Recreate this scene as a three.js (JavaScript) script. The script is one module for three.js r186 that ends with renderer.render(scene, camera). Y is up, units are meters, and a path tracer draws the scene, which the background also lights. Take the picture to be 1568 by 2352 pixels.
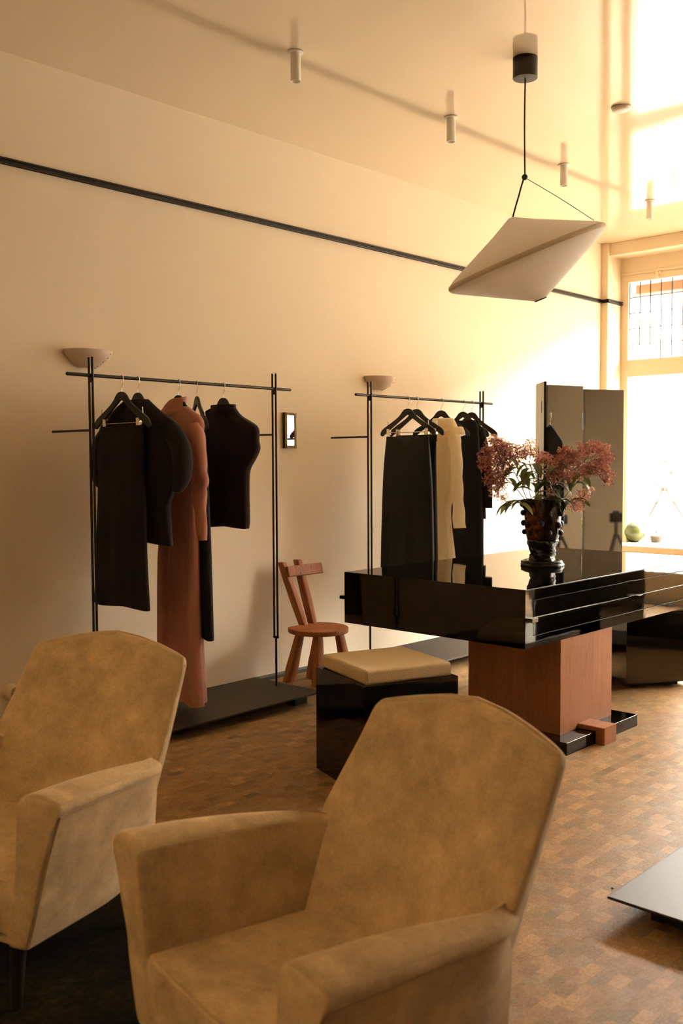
import * as THREE from 'three';
import { RoundedBoxGeometry } from 'three/addons/geometries/RoundedBoxGeometry.js';
import { mergeGeometries } from 'three/addons/utils/BufferGeometryUtils.js';
import { MarchingCubes } from 'three/addons/objects/MarchingCubes.js';

// ---------- camera, sky, sun, exposure ----------
const scene = new THREE.Scene();
const V = (x, y, z) => new THREE.Vector3(x, y, z);
const camera = new THREE.PerspectiveCamera(2 * Math.atan(1176 / 2250) * 180 / Math.PI, 1568 / 2352, 0.05, 200);
{
  const pitch = 2.95 * Math.PI / 180, yaw = 43.2 * Math.PI / 180, roll = -0.26 * Math.PI / 180;
  const fh = V(-Math.sin(yaw), 0, -Math.cos(yaw));
  const F = fh.clone().multiplyScalar(Math.cos(pitch)).add(V(0, -Math.sin(pitch), 0));
  const R0 = fh.clone().cross(V(0, 1, 0)).normalize(), U0 = R0.clone().cross(F);
  const R = R0.clone().multiplyScalar(Math.cos(roll)).addScaledVector(U0, Math.sin(roll));
  const U = U0.clone().multiplyScalar(Math.cos(roll)).addScaledVector(R0, -Math.sin(roll));
  camera.position.set(4.586, 1.36, 0);
  camera.quaternion.setFromRotationMatrix(new THREE.Matrix4().makeBasis(R, U, F.clone().negate()));
  camera.focus = 5.6; camera.userData.fStop = 4.5;
}
const renderer = new THREE.WebGLRenderer({ antialias: true });
renderer.toneMapping = THREE.LinearToneMapping;
renderer.toneMappingExposure = 1.0;
renderer.shadowMap.enabled = true;
scene.background = new THREE.Color().setRGB(1.0, 0.965, 0.90);
scene.backgroundIntensity = 104;
const sun = new THREE.DirectionalLight(new THREE.Color().setRGB(1, 0.95, 0.86), 18);
sun.position.set(9, 17, 8); sun.target.position.set(0, 0, -18);
sun.castShadow = true; sun.shadow.radius = 2;
Object.assign(sun.shadow.camera, { left: -30, right: 30, top: 30, bottom: -30, near: 1, far: 80 });
scene.add(sun, sun.target);

// ---------- helpers ----------
function rng(seed) { let a = seed >>> 0; return () => { a = (a + 0x6d2b79f5) | 0; let t = Math.imul(a ^ (a >>> 15), 1 | a); t = (t + Math.imul(t ^ (t >>> 7), 61 | t)) ^ t; return ((t ^ (t >>> 14)) >>> 0) / 4294967296; }; }
const used = {};
function numbered(name) { const n = used[name] = (used[name] ?? -1) + 1; return n ? `${name}_${String(n).padStart(3, '0')}` : name; }
function tag(o, label, category, group) { o.userData.label = label; o.userData.category = category; if (group) o.userData.group = group; return o; }
function thing(name, label, category, pos = [0, 0, 0], turn = 0, group) {
  const o = new THREE.Group(); o.name = numbered(name); o.position.set(...pos); o.rotation.y = turn; scene.add(o); return tag(o, label, category, group);
}
function mesh(name, geo, mat, parent) { const m = new THREE.Mesh(geo, mat); m.name = name; m.castShadow = m.receiveShadow = true; if (parent) parent.add(m); return m; }
function struct(name, geo, mat, parent) { const m = mesh(name, geo, mat, parent ?? scene); if (!parent) m.userData.kind = 'structure'; return m; }
const merge = (list) => { list = list.map((g) => { const h = g.index ? g.toNonIndexed() : g; for (const k of Object.keys(h.attributes)) if (!['position', 'normal', 'uv'].includes(k)) h.deleteAttribute(k); return h; }); return mergeGeometries(list); };
function metric(g, s = 1) {   // uv in metres, by the axis a face looks along
  const p = g.attributes.position, n = g.attributes.normal, uv = new Float32Array(p.count * 2);
  for (let i = 0; i < p.count; i++) {
    const ax = Math.abs(n.getX(i)), ay = Math.abs(n.getY(i)), az = Math.abs(n.getZ(i));
    const [u, v] = ax >= ay && ax >= az ? [p.getZ(i), p.getY(i)] : ay >= az ? [p.getX(i), p.getZ(i)] : [p.getX(i), p.getY(i)];
    uv[2 * i] = u * s; uv[2 * i + 1] = v * s;
  }
  g.setAttribute('uv', new THREE.BufferAttribute(uv, 2)); return g;
}
function box(x0, x1, y0, y1, z0, z1, r = 0.0015, seg = 1) {
  const w = Math.abs(x1 - x0), h = Math.abs(y1 - y0), d = Math.abs(z1 - z0); r = Math.min(r, w / 2.1, h / 2.1, d / 2.1);
  const g = new RoundedBoxGeometry(w, h, d, seg, r); g.translate((x0 + x1) / 2, (y0 + y1) / 2, (z0 + z1) / 2); return metric(g);
}
class Poly extends THREE.Curve { constructor(pts) { super(); this.pts = pts; this.c = new THREE.CatmullRomCurve3(pts, false, 'centripetal'); } getPoint(t, o) { return this.c.getPoint(t, o); } }
function tube(pts, r, n = 24, seg = 8) {
  const c = new Poly(pts.map((p) => p.isVector3 ? p : V(...p))), g = new THREE.TubeGeometry(c, n, r, seg, false), e = [];
  for (const t of [0, 1]) { const s = new THREE.SphereGeometry(r, seg, 4); s.translate(...c.getPoint(t).toArray()); e.push(s); }
  return merge([g, ...e]);
}
function rod(a, b, r, seg = 12) { a = V(...a); b = V(...b); const d = b.clone().sub(a), g = new THREE.CylinderGeometry(r, r, d.length(), seg); g.applyQuaternion(new THREE.Quaternion().setFromUnitVectors(V(0, 1, 0), d.clone().normalize())); g.translate(...a.clone().add(b).multiplyScalar(0.5).toArray()); return g; }
function lathe(pts, seg = 48) { return new THREE.LatheGeometry(pts.map(([r, y]) => new THREE.Vector2(Math.max(r, 1e-4), y)), seg); }
// closed rings -> skin with rounded-off (fan) ends
function loft(rings, caps = true, uvs = 1) {
  const n = rings[0].length, pos = [], uv = [], idx = [];
  let v = 0, prev = null;
  for (const r of rings) {
    const c = r.reduce((a, p) => [a[0] + p[0] / n, a[1] + p[1] / n, a[2] + p[2] / n], [0, 0, 0]);
    if (prev) v += Math.hypot(c[0] - prev[0], c[1] - prev[1], c[2] - prev[2]); prev = c;
    let u = 0;
    for (let i = 0; i <= n; i++) { const p = r[i % n]; if (i) { const q = r[i - 1]; u += Math.hypot(p[0] - q[0], p[1] - q[1], p[2] - q[2]); } pos.push(...p); uv.push(u * uvs, v * uvs); }
  }
  for (let j = 0; j + 1 < rings.length; j++) for (let i = 0; i < n; i++) { const a = j * (n + 1) + i, b = a + n + 1; idx.push(a, b, a + 1, a + 1, b, b + 1); }
  if (caps) for (const [j, flip] of [[0, true], [rings.length - 1, false]]) {
    const r = rings[j], c = r.reduce((a, p) => [a[0] + p[0] / n, a[1] + p[1] / n, a[2] + p[2] / n], [0, 0, 0]), k = pos.length / 3;
    pos.push(...c); uv.push(0, 0); for (const p of r) { pos.push(...p); uv.push((p[0] - c[0]) * uvs, (p[2] - c[2]) * uvs); }
    for (let i = 0; i < n; i++) { const a = k + 1 + i, b = k + 1 + (i + 1) % n; flip ? idx.push(k, a, b) : idx.push(k, b, a); }
  }
  const g = new THREE.BufferGeometry(); g.setAttribute('position', new THREE.Float32BufferAttribute(pos, 3)); g.setAttribute('uv', new THREE.Float32BufferAttribute(uv, 2)); g.setIndex(idx); g.computeVertexNormals();
  const N = g.attributes.normal;
  for (let j = 0; j < rings.length; j++) { const a = j * (n + 1), b = a + n, t = V(N.getX(a) + N.getX(b), N.getY(a) + N.getY(b), N.getZ(a) + N.getZ(b)).normalize(); N.setXYZ(a, t.x, t.y, t.z); N.setXYZ(b, t.x, t.y, t.z); }
  return g;
}
const lerp = THREE.MathUtils.lerp, clamp = THREE.MathUtils.clamp, sstep = (a, b, x) => { const t = clamp((x - a) / (b - a), 0, 1); return t * t * (3 - 2 * t); };
function curve(pts) {   // piecewise smooth value by key: [[k, v], ...] with k rising
  return (k) => {
    if (k <= pts[0][0]) return pts[0][1]; const L = pts.length - 1; if (k >= pts[L][0]) return pts[L][1];
    let i = 0; while (pts[i + 1][0] < k) i++;
    const [x0, y0] = pts[i], [x1, y1] = pts[i + 1], h = x1 - x0, t = (k - x0) / h;
    const m0 = i ? (y1 - pts[i - 1][1]) / (x1 - pts[i - 1][0]) : (y1 - y0) / h, m1 = i + 2 <= L ? (pts[i + 2][1] - y0) / (pts[i + 2][0] - x0) : (y1 - y0) / h;
    const t2 = t * t, t3 = t2 * t; return (2 * t3 - 3 * t2 + 1) * y0 + (t3 - 2 * t2 + t) * h * m0 + (-2 * t3 + 3 * t2) * y1 + (t3 - t2) * h * m1;
  };
}

// ---------- computed textures (tileable value noise) ----------
function noise(seed) {
  const r = rng(seed), T = Float32Array.from({ length: 4096 }, () => r());
  const at = (x, y, p, q) => T[((((x % p) + p) % p) * 57 + (((y % q) + q) % q) * 131 + p * 7) & 4095];
  const one = (x, y, p, q) => { const i = Math.floor(x), j = Math.floor(y), a = x - i, b = y - j, u = a * a * (3 - 2 * a), w = b * b * (3 - 2 * b); return lerp(lerp(at(i, j, p, q), at(i + 1, j, p, q), u), lerp(at(i, j + 1, p, q), at(i + 1, j + 1, p, q), u), w); };
  return (u, v, fx, fy, oct = 4, gain = 0.5) => { let s = 0, a = 1, t = 0; for (let o = 0; o < oct; o++) { s += a * one(u * fx, v * fy, fx, fy); t += a; a *= gain; fx *= 2; fy *= 2; } return s / t; };
}
function texture(size, f, { srgb = false, rep = 1 } = {}) {   // f(u, v) -> [r, g, b] or one value, 0..1
  const d = new Uint8Array(size * size * 4);
  for (let y = 0; y < size; y++) for (let x = 0; x < size; x++) { const c = f(x / size, y / size), o = (y * size + x) * 4; for (let k = 0; k < 3; k++) d[o + k] = clamp(Math.round((c.length ? c[k] : c) * 255), 0, 255); d[o + 3] = 255; }
  const t = new THREE.DataTexture(d, size, size); t.wrapS = t.wrapT = THREE.RepeatWrapping; t.magFilter = THREE.LinearFilter; t.minFilter = THREE.LinearMipmapLinearFilter; t.generateMipmaps = true;
  if (srgb) t.colorSpace = THREE.SRGBColorSpace; t.repeat.set(rep, rep); t.needsUpdate = true; return t;
}
const rep = (t, x, y = x) => { const c = t.clone(); c.repeat.set(x, y); c.needsUpdate = true; return c; };
const lin = (r, g, b) => new THREE.Color().setRGB(r, g, b);
const std = (o) => new THREE.MeshStandardMaterial(o), phy = (o) => new THREE.MeshPhysicalMaterial(o);
const n1 = noise(11), n2 = noise(23), n3 = noise(37);
const plasterBump = texture(512, (u, v) => 0.6 * n1(u, v, 12, 12, 5, 0.6) + 0.4 * n2(u, v, 90, 90, 2));
const glossBump = texture(512, (u, v) => n1(u, v, 5, 5, 3, 0.45));
const nap = texture(512, (u, v) => { const a = n1(u, v, 6, 7, 4, 0.62), b = n2(u, v, 14, 12, 3), c = n3(u, v, 150, 150, 1); const k = 0.80 + 0.26 * (a - 0.5) + 0.08 * (b - 0.5) + 0.08 * (c - 0.5); return [k, k * 0.985, k * 0.96]; }, { srgb: true });
const clothBump = texture(256, (u, v) => 0.5 + 0.25 * Math.sin(u * Math.PI * 2 * 64) * Math.sin(v * Math.PI * 2 * 64) + 0.3 * (n3(u, v, 60, 60, 2) - 0.5));
const leatherBump = texture(512, (u, v) => { const a = n2(u, v, 60, 60, 2, 0.5), b = n3(u, v, 34, 34, 2); return 1 - Math.abs(a - 0.5) * 2.2 * (0.6 + 0.6 * b); });
const lacquerBump = texture(256, (u, v) => n3(u, v, 7, 7, 3, 0.5));
const veneer = texture(1024, (u, v) => {   // vertical straight grain with slow flames, 1 m per tile
  const w = 0.05 * (n1(u, v, 3, 1, 2) - 0.5), g = n2(u + w, v, 130, 3, 3, 0.6), s = n3(u + w, v, 18, 2, 3), p = n1(u, v, 260, 22, 1) > 0.78 ? 0.92 : 1, k = (0.82 + 0.12 * (g - 0.5) + 0.12 * (s - 0.5)) * p;
  return [k * 1.0, k * (0.97 - 0.02 * s), k * 0.94];
}, { srgb: true });
const grain = texture(512, (u, v) => { const w = 0.10 * (n1(u, v, 2, 2, 2) - 0.5), g = n2(u + w, v, 60, 3, 3, 0.6), s = n3(u + w, v, 9, 2, 3), k = 0.76 + 0.24 * (g - 0.5) + 0.26 * (s - 0.5); return [k, k * 0.96, k * 0.9]; }, { srgb: true });
const endGrain = texture(512, (u, v) => {   // cut ends: arcs of growth rings, pores, scuffs
  const q = n1(u, v, 4, 4, 2), rr = Math.sin((u * 31 + 3 * q + v * 9) * Math.PI * 2 + 6 * n2(u, v, 5, 5, 2)), f = n3(u, v, 160, 160, 1), m = n2(u, v, 24, 24, 3), k = 0.77 + 0.012 * rr + 0.20 * (f - 0.5) + 0.13 * (m - 0.5);
  return [k, k * 0.985, k * 0.965];
}, { srgb: true });
const feltMap = texture(512, (u, v) => { const a = n1(u, v, 120, 120, 2, 0.7), b = n2(u, v, 180, 180, 1), k = 0.94 + 0.04 * (a - 0.5) - (b > 0.9 ? 0.05 : 0); return [k, k * 0.99, k * 0.97]; }, { srgb: true });
const glazeMap = texture(256, (u, v) => { const a = n1(u, v, 4, 6, 4, 0.6), b = n2(u, v, 9, 3, 3); return [0.5 + 0.45 * (a - 0.4), 0.55 + 0.42 * (a - 0.4), 0.42 + 0.3 * (b - 0.5)]; }, { srgb: true });
const streetMap = texture(256, (u, v) => { const k = 0.5 + 0.3 * (n1(u, v, 40, 40, 3) - 0.5); return [k, k, k]; }, { srgb: true });

const M = {
  wall: std({ color: lin(0.87, 0.728, 0.525), roughness: 0.9, bumpMap: rep(plasterBump, 1.2), bumpScale: 0.0006 }),
  trim: std({ color: lin(0.87, 0.735, 0.55), roughness: 0.45 }),
  ceiling: phy({ color: lin(0.87, 0.725, 0.515), roughness: 0.07, ior: 1.5, clearcoat: 0.8, clearcoatRoughness: 0.045, bumpMap: rep(glossBump, 0.33), bumpScale: 0.0030 }),
  lacquer: phy({ specularColor: lin(1, 0.89, 0.70),  color: lin(0.0018, 0.0016, 0.0013), roughness: 0.035, bumpMap: rep(lacquerBump, 2.2), bumpScale: 0.00012 }),
  lacquerTop: phy({ specularColor: lin(1, 0.93, 0.80),  color: lin(0.0018, 0.0016, 0.0013), roughness: 0.03, bumpMap: rep(lacquerBump, 1.5), bumpScale: 0.00003 }),
  screen: phy({ specularColor: lin(1, 0.86, 0.64),  color: lin(0.006, 0.005, 0.0035), roughness: 0.035, bumpMap: rep(lacquerBump, 1.0), bumpScale: 0.00005 }),
  black: std({ color: lin(0.005, 0.0045, 0.004), roughness: 0.55 }),
  groove: phy({ color: lin(0.001, 0.001, 0.001), roughness: 1, specularIntensity: 0 }),
  blackSteel: phy({ specularIntensity: 0.6, specularColor: lin(1, 0.84, 0.62), color: lin(0.012, 0.010, 0.008), roughness: 0.4 }),
  plate: phy({ specularIntensity: 0.7, specularColor: lin(1, 0.86, 0.66), color: lin(0.014, 0.012, 0.009), roughness: 0.46 }),
  track: phy({ specularIntensity: 0.45, specularColor: lin(1, 0.84, 0.62), color: lin(0.016, 0.013, 0.010), roughness: 0.45 }),
  velvet: phy({ color: lin(0.92, 0.68, 0.385), map: rep(nap, 1.9), roughness: 0.95, sheen: 1, sheenColor: lin(1, 0.86, 0.6), sheenRoughness: 0.5, bumpMap: rep(clothBump, 5), bumpScale: 0.0002 }),
  leather: std({ color: lin(0.62, 0.47, 0.26), roughness: 0.55, bumpMap: rep(leatherBump, 4), bumpScale: 0.0011 }),
  veneer: std({ color: lin(0.56, 0.245, 0.10), map: veneer, roughness: 0.42 }),
  chairWood: std({ color: lin(0.66, 0.235, 0.07), map: rep(grain, 2.2), roughness: 0.62 }),
  darkWood: std({ color: lin(0.012, 0.008, 0.005), roughness: 0.4 }),
  chrome: std({ color: lin(0.8, 0.76, 0.68), roughness: 0.2, metalness: 1 }),
  whiteMetal: std({ color: lin(0.92, 0.86, 0.76), roughness: 0.45 }),
  felt: phy({ transmission: 0.5, thickness: 0, color: lin(1, 0.95, 0.89), map: rep(feltMap, 5, 2), roughness: 1, bumpMap: rep(feltMap, 5, 2), bumpScale: 0.0004 }),
  feltEdge: std({ color: lin(0.72, 0.62, 0.48), map: rep(feltMap, 2), roughness: 1 }),
  clay: std({ color: lin(0.66, 0.50, 0.37), roughness: 0.85, bumpMap: rep(plasterBump, 4), bumpScale: 0.0008 }),
  pane: phy({ color: 0xffffff, transmission: 1, thickness: 0, roughness: 0.0, ior: 1.5 }),
  lead: std({ color: lin(0.05, 0.05, 0.035), roughness: 0.5, metalness: 0.3 }),
  mirror: std({ color: lin(0.95, 0.95, 0.95), roughness: 0.02, metalness: 1 }),
  carved: std({ color: lin(0.30, 0.21, 0.10), roughness: 0.35, metalness: 0.4 }),
  maroon: std({ color: lin(0.0065, 0.0018, 0.0014), roughness: 1, bumpMap: rep(clothBump, 6), bumpScale: 0.0004 }),
  plum: std({ color: lin(0.013, 0.0032, 0.0024), roughness: 1, bumpMap: rep(clothBump, 4), bumpScale: 0.0008 }),
  inkBlack: std({ color: lin(0.0035, 0.003, 0.0032), roughness: 1, bumpMap: rep(clothBump, 6), bumpScale: 0.0004 }),
  satin: std({ color: lin(0.0035, 0.003, 0.0025), roughness: 0.75, bumpMap: rep(clothBump, 8), bumpScale: 0.0002 }),
  rose: phy({ color: lin(0.54, 0.235, 0.165), roughness: 1, transmission: 0.25, thickness: 0, sheen: 0.3, sheenColor: lin(1, 0.6, 0.45), sheenRoughness: 0.5, bumpMap: rep(clothBump, 8), bumpScale: 0.0003 }),
  cream: phy({ color: lin(0.97, 0.88, 0.68), roughness: 1, transmission: 0.72, thickness: 0 }),
};
// ---------- the room ----------
const H = 3.385, ZW = -8.73, XR = 5.8, ZB = 1.5;
struct('wall_left', box(-0.25, 0, -0.05, H + 0.02, ZB + 0.2, -8.98), M.wall);
struct('wall_right', box(XR, XR + 0.25, -0.05, H + 0.02, -5.4, -8.98), M.wall);
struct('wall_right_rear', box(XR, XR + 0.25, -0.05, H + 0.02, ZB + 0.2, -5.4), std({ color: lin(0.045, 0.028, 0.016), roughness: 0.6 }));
struct('wall_back', box(-0.25, XR + 0.25, -0.05, H + 0.02, ZB, ZB + 0.2), M.wall);
struct('ceiling', merge([box(-0.25, XR + 0.25, H, H + 0.3, 0.15, -9.1), box(-0.25, XR + 0.25, H, H + 0.3, ZB + 0.2, 1.05), box(-0.25, 1.5, H, H + 0.3, 0.15, 1.05), box(2.8, XR + 0.25, H, H + 0.3, 0.15, 1.05)]), M.ceiling);
// unseen opal rooflight, added behind the viewer to brighten the fronts of the armchairs
const addedRooflight = new THREE.Group(); addedRooflight.name = 'window_2'; addedRooflight.userData.kind = 'structure'; scene.add(addedRooflight);
mesh('opal_fill_pane', box(1.45, 2.85, H + 0.300, H + 0.306, 0.10, 1.10, 0.001), phy({ color: lin(0.28, 0.225, 0.135), roughness: 1, transmission: 1, thickness: 0 }), addedRooflight);
struct('trim_1', box(0, 0.067, 0, H, ZW, -8.465, 0.004), M.wall);                 // pilaster at the end of the left wall
struct('trim_2', box(0.067, XR, 3.271, H, ZW - 0.2, -8.497, 0.003), M.trim);        // boxed beam over the window
struct('trim_3', box(0.03, XR, 3.045, 3.275, ZW - 0.2, ZW - 0.0005, 0.003), M.trim);
struct('trim_4', merge([box(0.03, XR, 3.112, 3.134, ZW - 0.1, ZW + 0.014, 0.004, 2), box(0.03, XR, 3.086, 3.100, ZW - 0.1, ZW + 0.006, 0.003)]), M.trim);
const skirt = struct('baseboard_left', box(-0.01, 0.056, -0.01, 0.004, ZB, -8.46, 0.001), std({ color: lin(0.075, 0.085, 0.070), roughness: 0.35 }));
struct('trim_6', box(0.056, 0.106, -0.01, 0.002, ZB, -8.46, 0.0005), M.black);

// floor: a dark bed with end-cut wood blocks in rows along the room
const floor = new THREE.Group(); floor.name = 'floor'; floor.userData.kind = 'structure'; scene.add(floor);
mesh('floor_bed', box(-0.25, XR + 0.25, -0.3, -0.011, ZB + 0.2, -8.98), std({ color: lin(0.012, 0.007, 0.004), roughness: 0.9 }), floor);
{
  const BW = 0.0415, BL = 0.068, G = 0.0003, r = rng(5), z1 = 1.4;
  function block(du, dv) {
    const w = BW / 2 - G / 2, l = BL / 2 - G / 2, P = [], I = [];
    for (const [ww, ll, y] of [[w, l, -0.012], [w, l, 0]]) P.push([-ww, y, ll], [ww, y, ll], [ww, y, -ll], [-ww, y, -ll]);
    for (let k = 0; k < 1; k++) for (let i = 0; i < 4; i++) { const a = k * 4 + i, c = k * 4 + (i + 1) % 4; I.push(a, c, a + 4, c, c + 4, a + 4); }
    I.push(4, 5, 6, 4, 6, 7);
    let g = new THREE.BufferGeometry(); g.setAttribute('position', new THREE.Float32BufferAttribute(P.flat(), 3)); g.setIndex(I); g = g.toNonIndexed(); g.computeVertexNormals(); metric(g, 2);
    const uv = g.attributes.uv; for (let i = 0; i < uv.count; i++) uv.setXY(i, uv.getX(i) + du, uv.getY(i) + dv); return g;
  }
  const shapes = [0, 1, 2, 3, 4, 5].map((k) => block(k * 0.137, k * 0.291)), base = { roughness: 0.5, specularIntensity: 0.25, specularColor: lin(1, 0.86, 0.66), map: endGrain };
  const tone = () => { const t = r(), d = 0.84 + 0.30 * r() + (r() < 0.10 ? -0.24 : 0) + (r() < 0.12 ? 0.20 : 0), w = (r() - 0.5) * 0.16, o = r() < 0.16 ? 0.10 : 0; return lin((0.54 - o * 0.6) * d * (1 + 0.3 * w), 0.325 * d, (0.145 + o * 0.10) * d * (1 - w)); };
  const mats = Array.from({ length: 14 }, () => phy({ ...base, color: tone() })), copies = shapes.map(() => []), m4 = new THREE.Matrix4(), near = [];
  camera.updateMatrixWorld(); const inv = camera.matrixWorldInverse.copy(camera.matrixWorld).invert(), p = V(0, 0, 0);
  for (let i = 0; (i + 1) * BW < XR - 0.107; i++) {
    const off = (i % 2 ? 0.5 : 0) + (r() - 0.5) * 0.22;
    for (let j = 0; ; j++) {
      const z = z1 - (j + off) * BL; if (z < ZW + BL / 2) break;
      const x = 0.1065 + BW * (i + 0.5), y = (r() - 0.5) * 0.0003; p.set(x, 0, z).applyMatrix4(inv);
      const px = 784 - 2250 * p.x / p.z, py = 1176 + 2250 * p.y / p.z;
      m4.makeRotationFromEuler(new THREE.Euler((r() - 0.5) * 0.004, 0, (r() - 0.5) * 0.005)).setPosition(x, y, z);
      const c = { k: Math.floor(r() * shapes.length), m: m4.clone(), d: -p.z };
      // large in the picture: the open floor to the right of the armchair, this side of the plate
      if (p.z < 0 && py < 2380 && px < 1590 && py > 1700 && px > 1310 - Math.max(0, (py - 1735) * 0.27) && !(px > 1400 + (2055 - py) * 1.7 && py < 2140 && py > 1940 && px > 1400)) near.push(c); else copies[c.k].push(c);
    }
  }
  near.sort((a, b) => a.d - b.d);
  near.forEach((c, n) => {
    if (n >= 300) { copies[c.k].push(c); return; }
    const b = mesh(numbered('wood_block'), shapes[c.k], mats[n * 5 % mats.length], floor); b.applyMatrix4(c.m);
  });
  copies.forEach((list, k) => {
    const im = new THREE.InstancedMesh(shapes[k], phy({ ...base, color: 0xffffff }), list.length); im.name = numbered('wood_blocks'); im.userData.kind = 'stuff'; im.receiveShadow = true;
    list.forEach((c, i) => { im.setMatrixAt(i, c.m); im.setColorAt(i, tone()); }); floor.add(im);
  });
}

// black picture rail along the left wall, round the pilaster
{
  const prof = (z0, z1, x) => merge([box(x, x + 0.014, 2.834, 2.866, z0, z1, 0.002), box(x, x + 0.024, 2.834, 2.842, z0, z1, 0.003, 2), box(x, x + 0.024, 2.857, 2.866, z0, z1, 0.003, 2)]);
  struct('trim_5', merge([prof(ZB, -8.445, 0), box(0, 0.091, 2.834, 2.866, -8.465, -8.442, 0.004), prof(-8.442, ZW + 0.005, 0.067)]), M.track);
}
tag(mesh('wall_socket', (() => {
  const g = [lathe([[0.0001, 0.03], [0.019, 0.03], [0.0195, 0.031], [0.0215, 0.046], [0.034, 0.043], [0.040, 0.032], [0.041, 0]], 40)];
  const a = merge(g); a.rotateZ(-Math.PI / 2); a.translate(0, 0.204, -2.43); return a;
})(), std({ color: lin(0.80, 0.62, 0.40), roughness: 0.35 }), scene), 'round cream wall socket low on the wall behind the left armchair', 'socket');
scene.getObjectByName('wall_socket').add(...[[0.007, -0.007], [-0.006, 0.006]].map(([a, b]) => { const h = mesh('pin_hole', rod([0.029, 0.204 + a, -2.43 + b], [0.0315, 0.204 + a, -2.43 + b], 0.0026), M.black); return h; }));

// ---------- shop window ----------
const win = new THREE.Group(); win.name = 'window_1'; win.userData.kind = 'structure'; scene.add(win);
const XE = 5.55, T0 = 2.153, T1 = 2.312, GT = 3.05, LEDGE = 0.57;
{
  const XD = 3.06, posts = [[0.03, 0.140], [2.98, XD], [XE, XR]];
  posts.forEach(([a, b]) => mesh('window_post', box(a, b, 0, GT - 0.001, ZW - 0.16, ZW, 0.004), M.trim, win));
  mesh('door_rail', merge([box(XD, XE, 0, 0.30, ZW - 0.14, ZW - 0.06, 0.004), box(4.26, 4.34, 0, T0, ZW - 0.14, ZW - 0.06, 0.004)]), M.trim, win);
  mesh('window_head', box(0.03, XR, GT, 3.09, ZW - 0.16, ZW, 0.004), M.trim, win);
  mesh('transom', merge([box(0.03, XR, T0, T1, ZW - 0.17, ZW - 0.004, 0.004), box(0.03, XR, T1 - 0.02, T1 - 0.001, ZW - 0.17, ZW + 0.012, 0.005, 2)]), M.trim, win);
  mesh('ledge', merge([box(0.0, 2.99, LEDGE - 0.057, LEDGE, ZW - 0.35, -8.405, 0.004), box(0, 2.99, 0, LEDGE - 0.05, ZW - 0.02, ZW + 0.06, 0.003)]), std({ color: lin(0.80, 0.66, 0.45), roughness: 0.5 }), win);
  const beads = [], sheets = [];
  for (const [a, b] of [[0.140, 2.98], [XD, XE]]) {
    const n = Math.round((b - a) / 0.1045), w = (b - a) / n, h = (GT - T1) / 5;
    for (let i = 0; i < n; i++) for (let j = 0; j < 5; j++) {
      const x0 = a + i * w, y0 = T1 + j * h;
      if (a < 1 && i < 8) mesh(numbered('leaded_pane'), box(x0 + 0.002, x0 + w - 0.002, y0 + 0.002, y0 + h - 0.002, ZW - 0.032, ZW - 0.029, 0.0008), M.pane, win);
    }
    const from = a < 1 ? a + 8 * w : a; { const g = new THREE.PlaneGeometry(b - from, GT - T1); g.translate((from + b) / 2, (T1 + GT) / 2, ZW - 0.03); sheets.push(g); }
    for (let i = 0; i <= n; i++) beads.push(box(a + i * w - 0.0036, a + i * w + 0.0036, T1, GT, ZW - 0.035, ZW - 0.025, 0.001));
    for (let j = 0; j <= 5; j++) beads.push(box(a, b, T1 + j * h - 0.0033, T1 + j * h + 0.0033, ZW - 0.035, ZW - 0.025, 0.001));
    for (let i = 1; i < n; i++) for (let j = 1; j < 5; j++) { const s = new THREE.SphereGeometry(0.0055, 8, 5); s.translate(a + i * w, T1 + j * h, ZW - 0.026); beads.push(s); }
    { const y0 = a < 1 ? LEDGE : 0.30, g = new THREE.PlaneGeometry(b - a, T0 - y0); g.translate((a + b) / 2, (T0 + y0) / 2, ZW - (a < 1 ? 0.33 : 0.1)); sheets.push(g); }
  }
  mesh('lead_came', merge(beads), M.lead, win);
  mesh('window_glass', merge(sheets), M.pane, win);
  mesh('outer_lintel', box(-0.6, XR + 0.3, 2.985, 3.5, ZW - 0.55, ZW - 0.36, 0.01), std({ color: lin(0.42, 0.20, 0.12), roughness: 0.9 }), win);
  mesh('reveal', merge([box(-0.55, -0.22, -0.1, 3.5, ZW - 0.55, ZW - 0.26), box(XR, XR + 0.25, -0.1, 3.5, ZW - 0.55, ZW - 0.2)]), M.trim, win);
}
const bracket = tag(mesh('curtain_bracket', merge([box(0.415, 0.449, 3.058, 3.112, ZW, ZW + 0.02, 0.004, 2), box(0.392, 0.408, 3.085, 3.100, ZW, ZW + 0.03, 0.004), box(0.456, 0.476, 3.087, 3.106, ZW, ZW + 0.03, 0.004)]), M.trim, scene), 'small cream bracket on the moulding above the leaded window', 'bracket');

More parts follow.
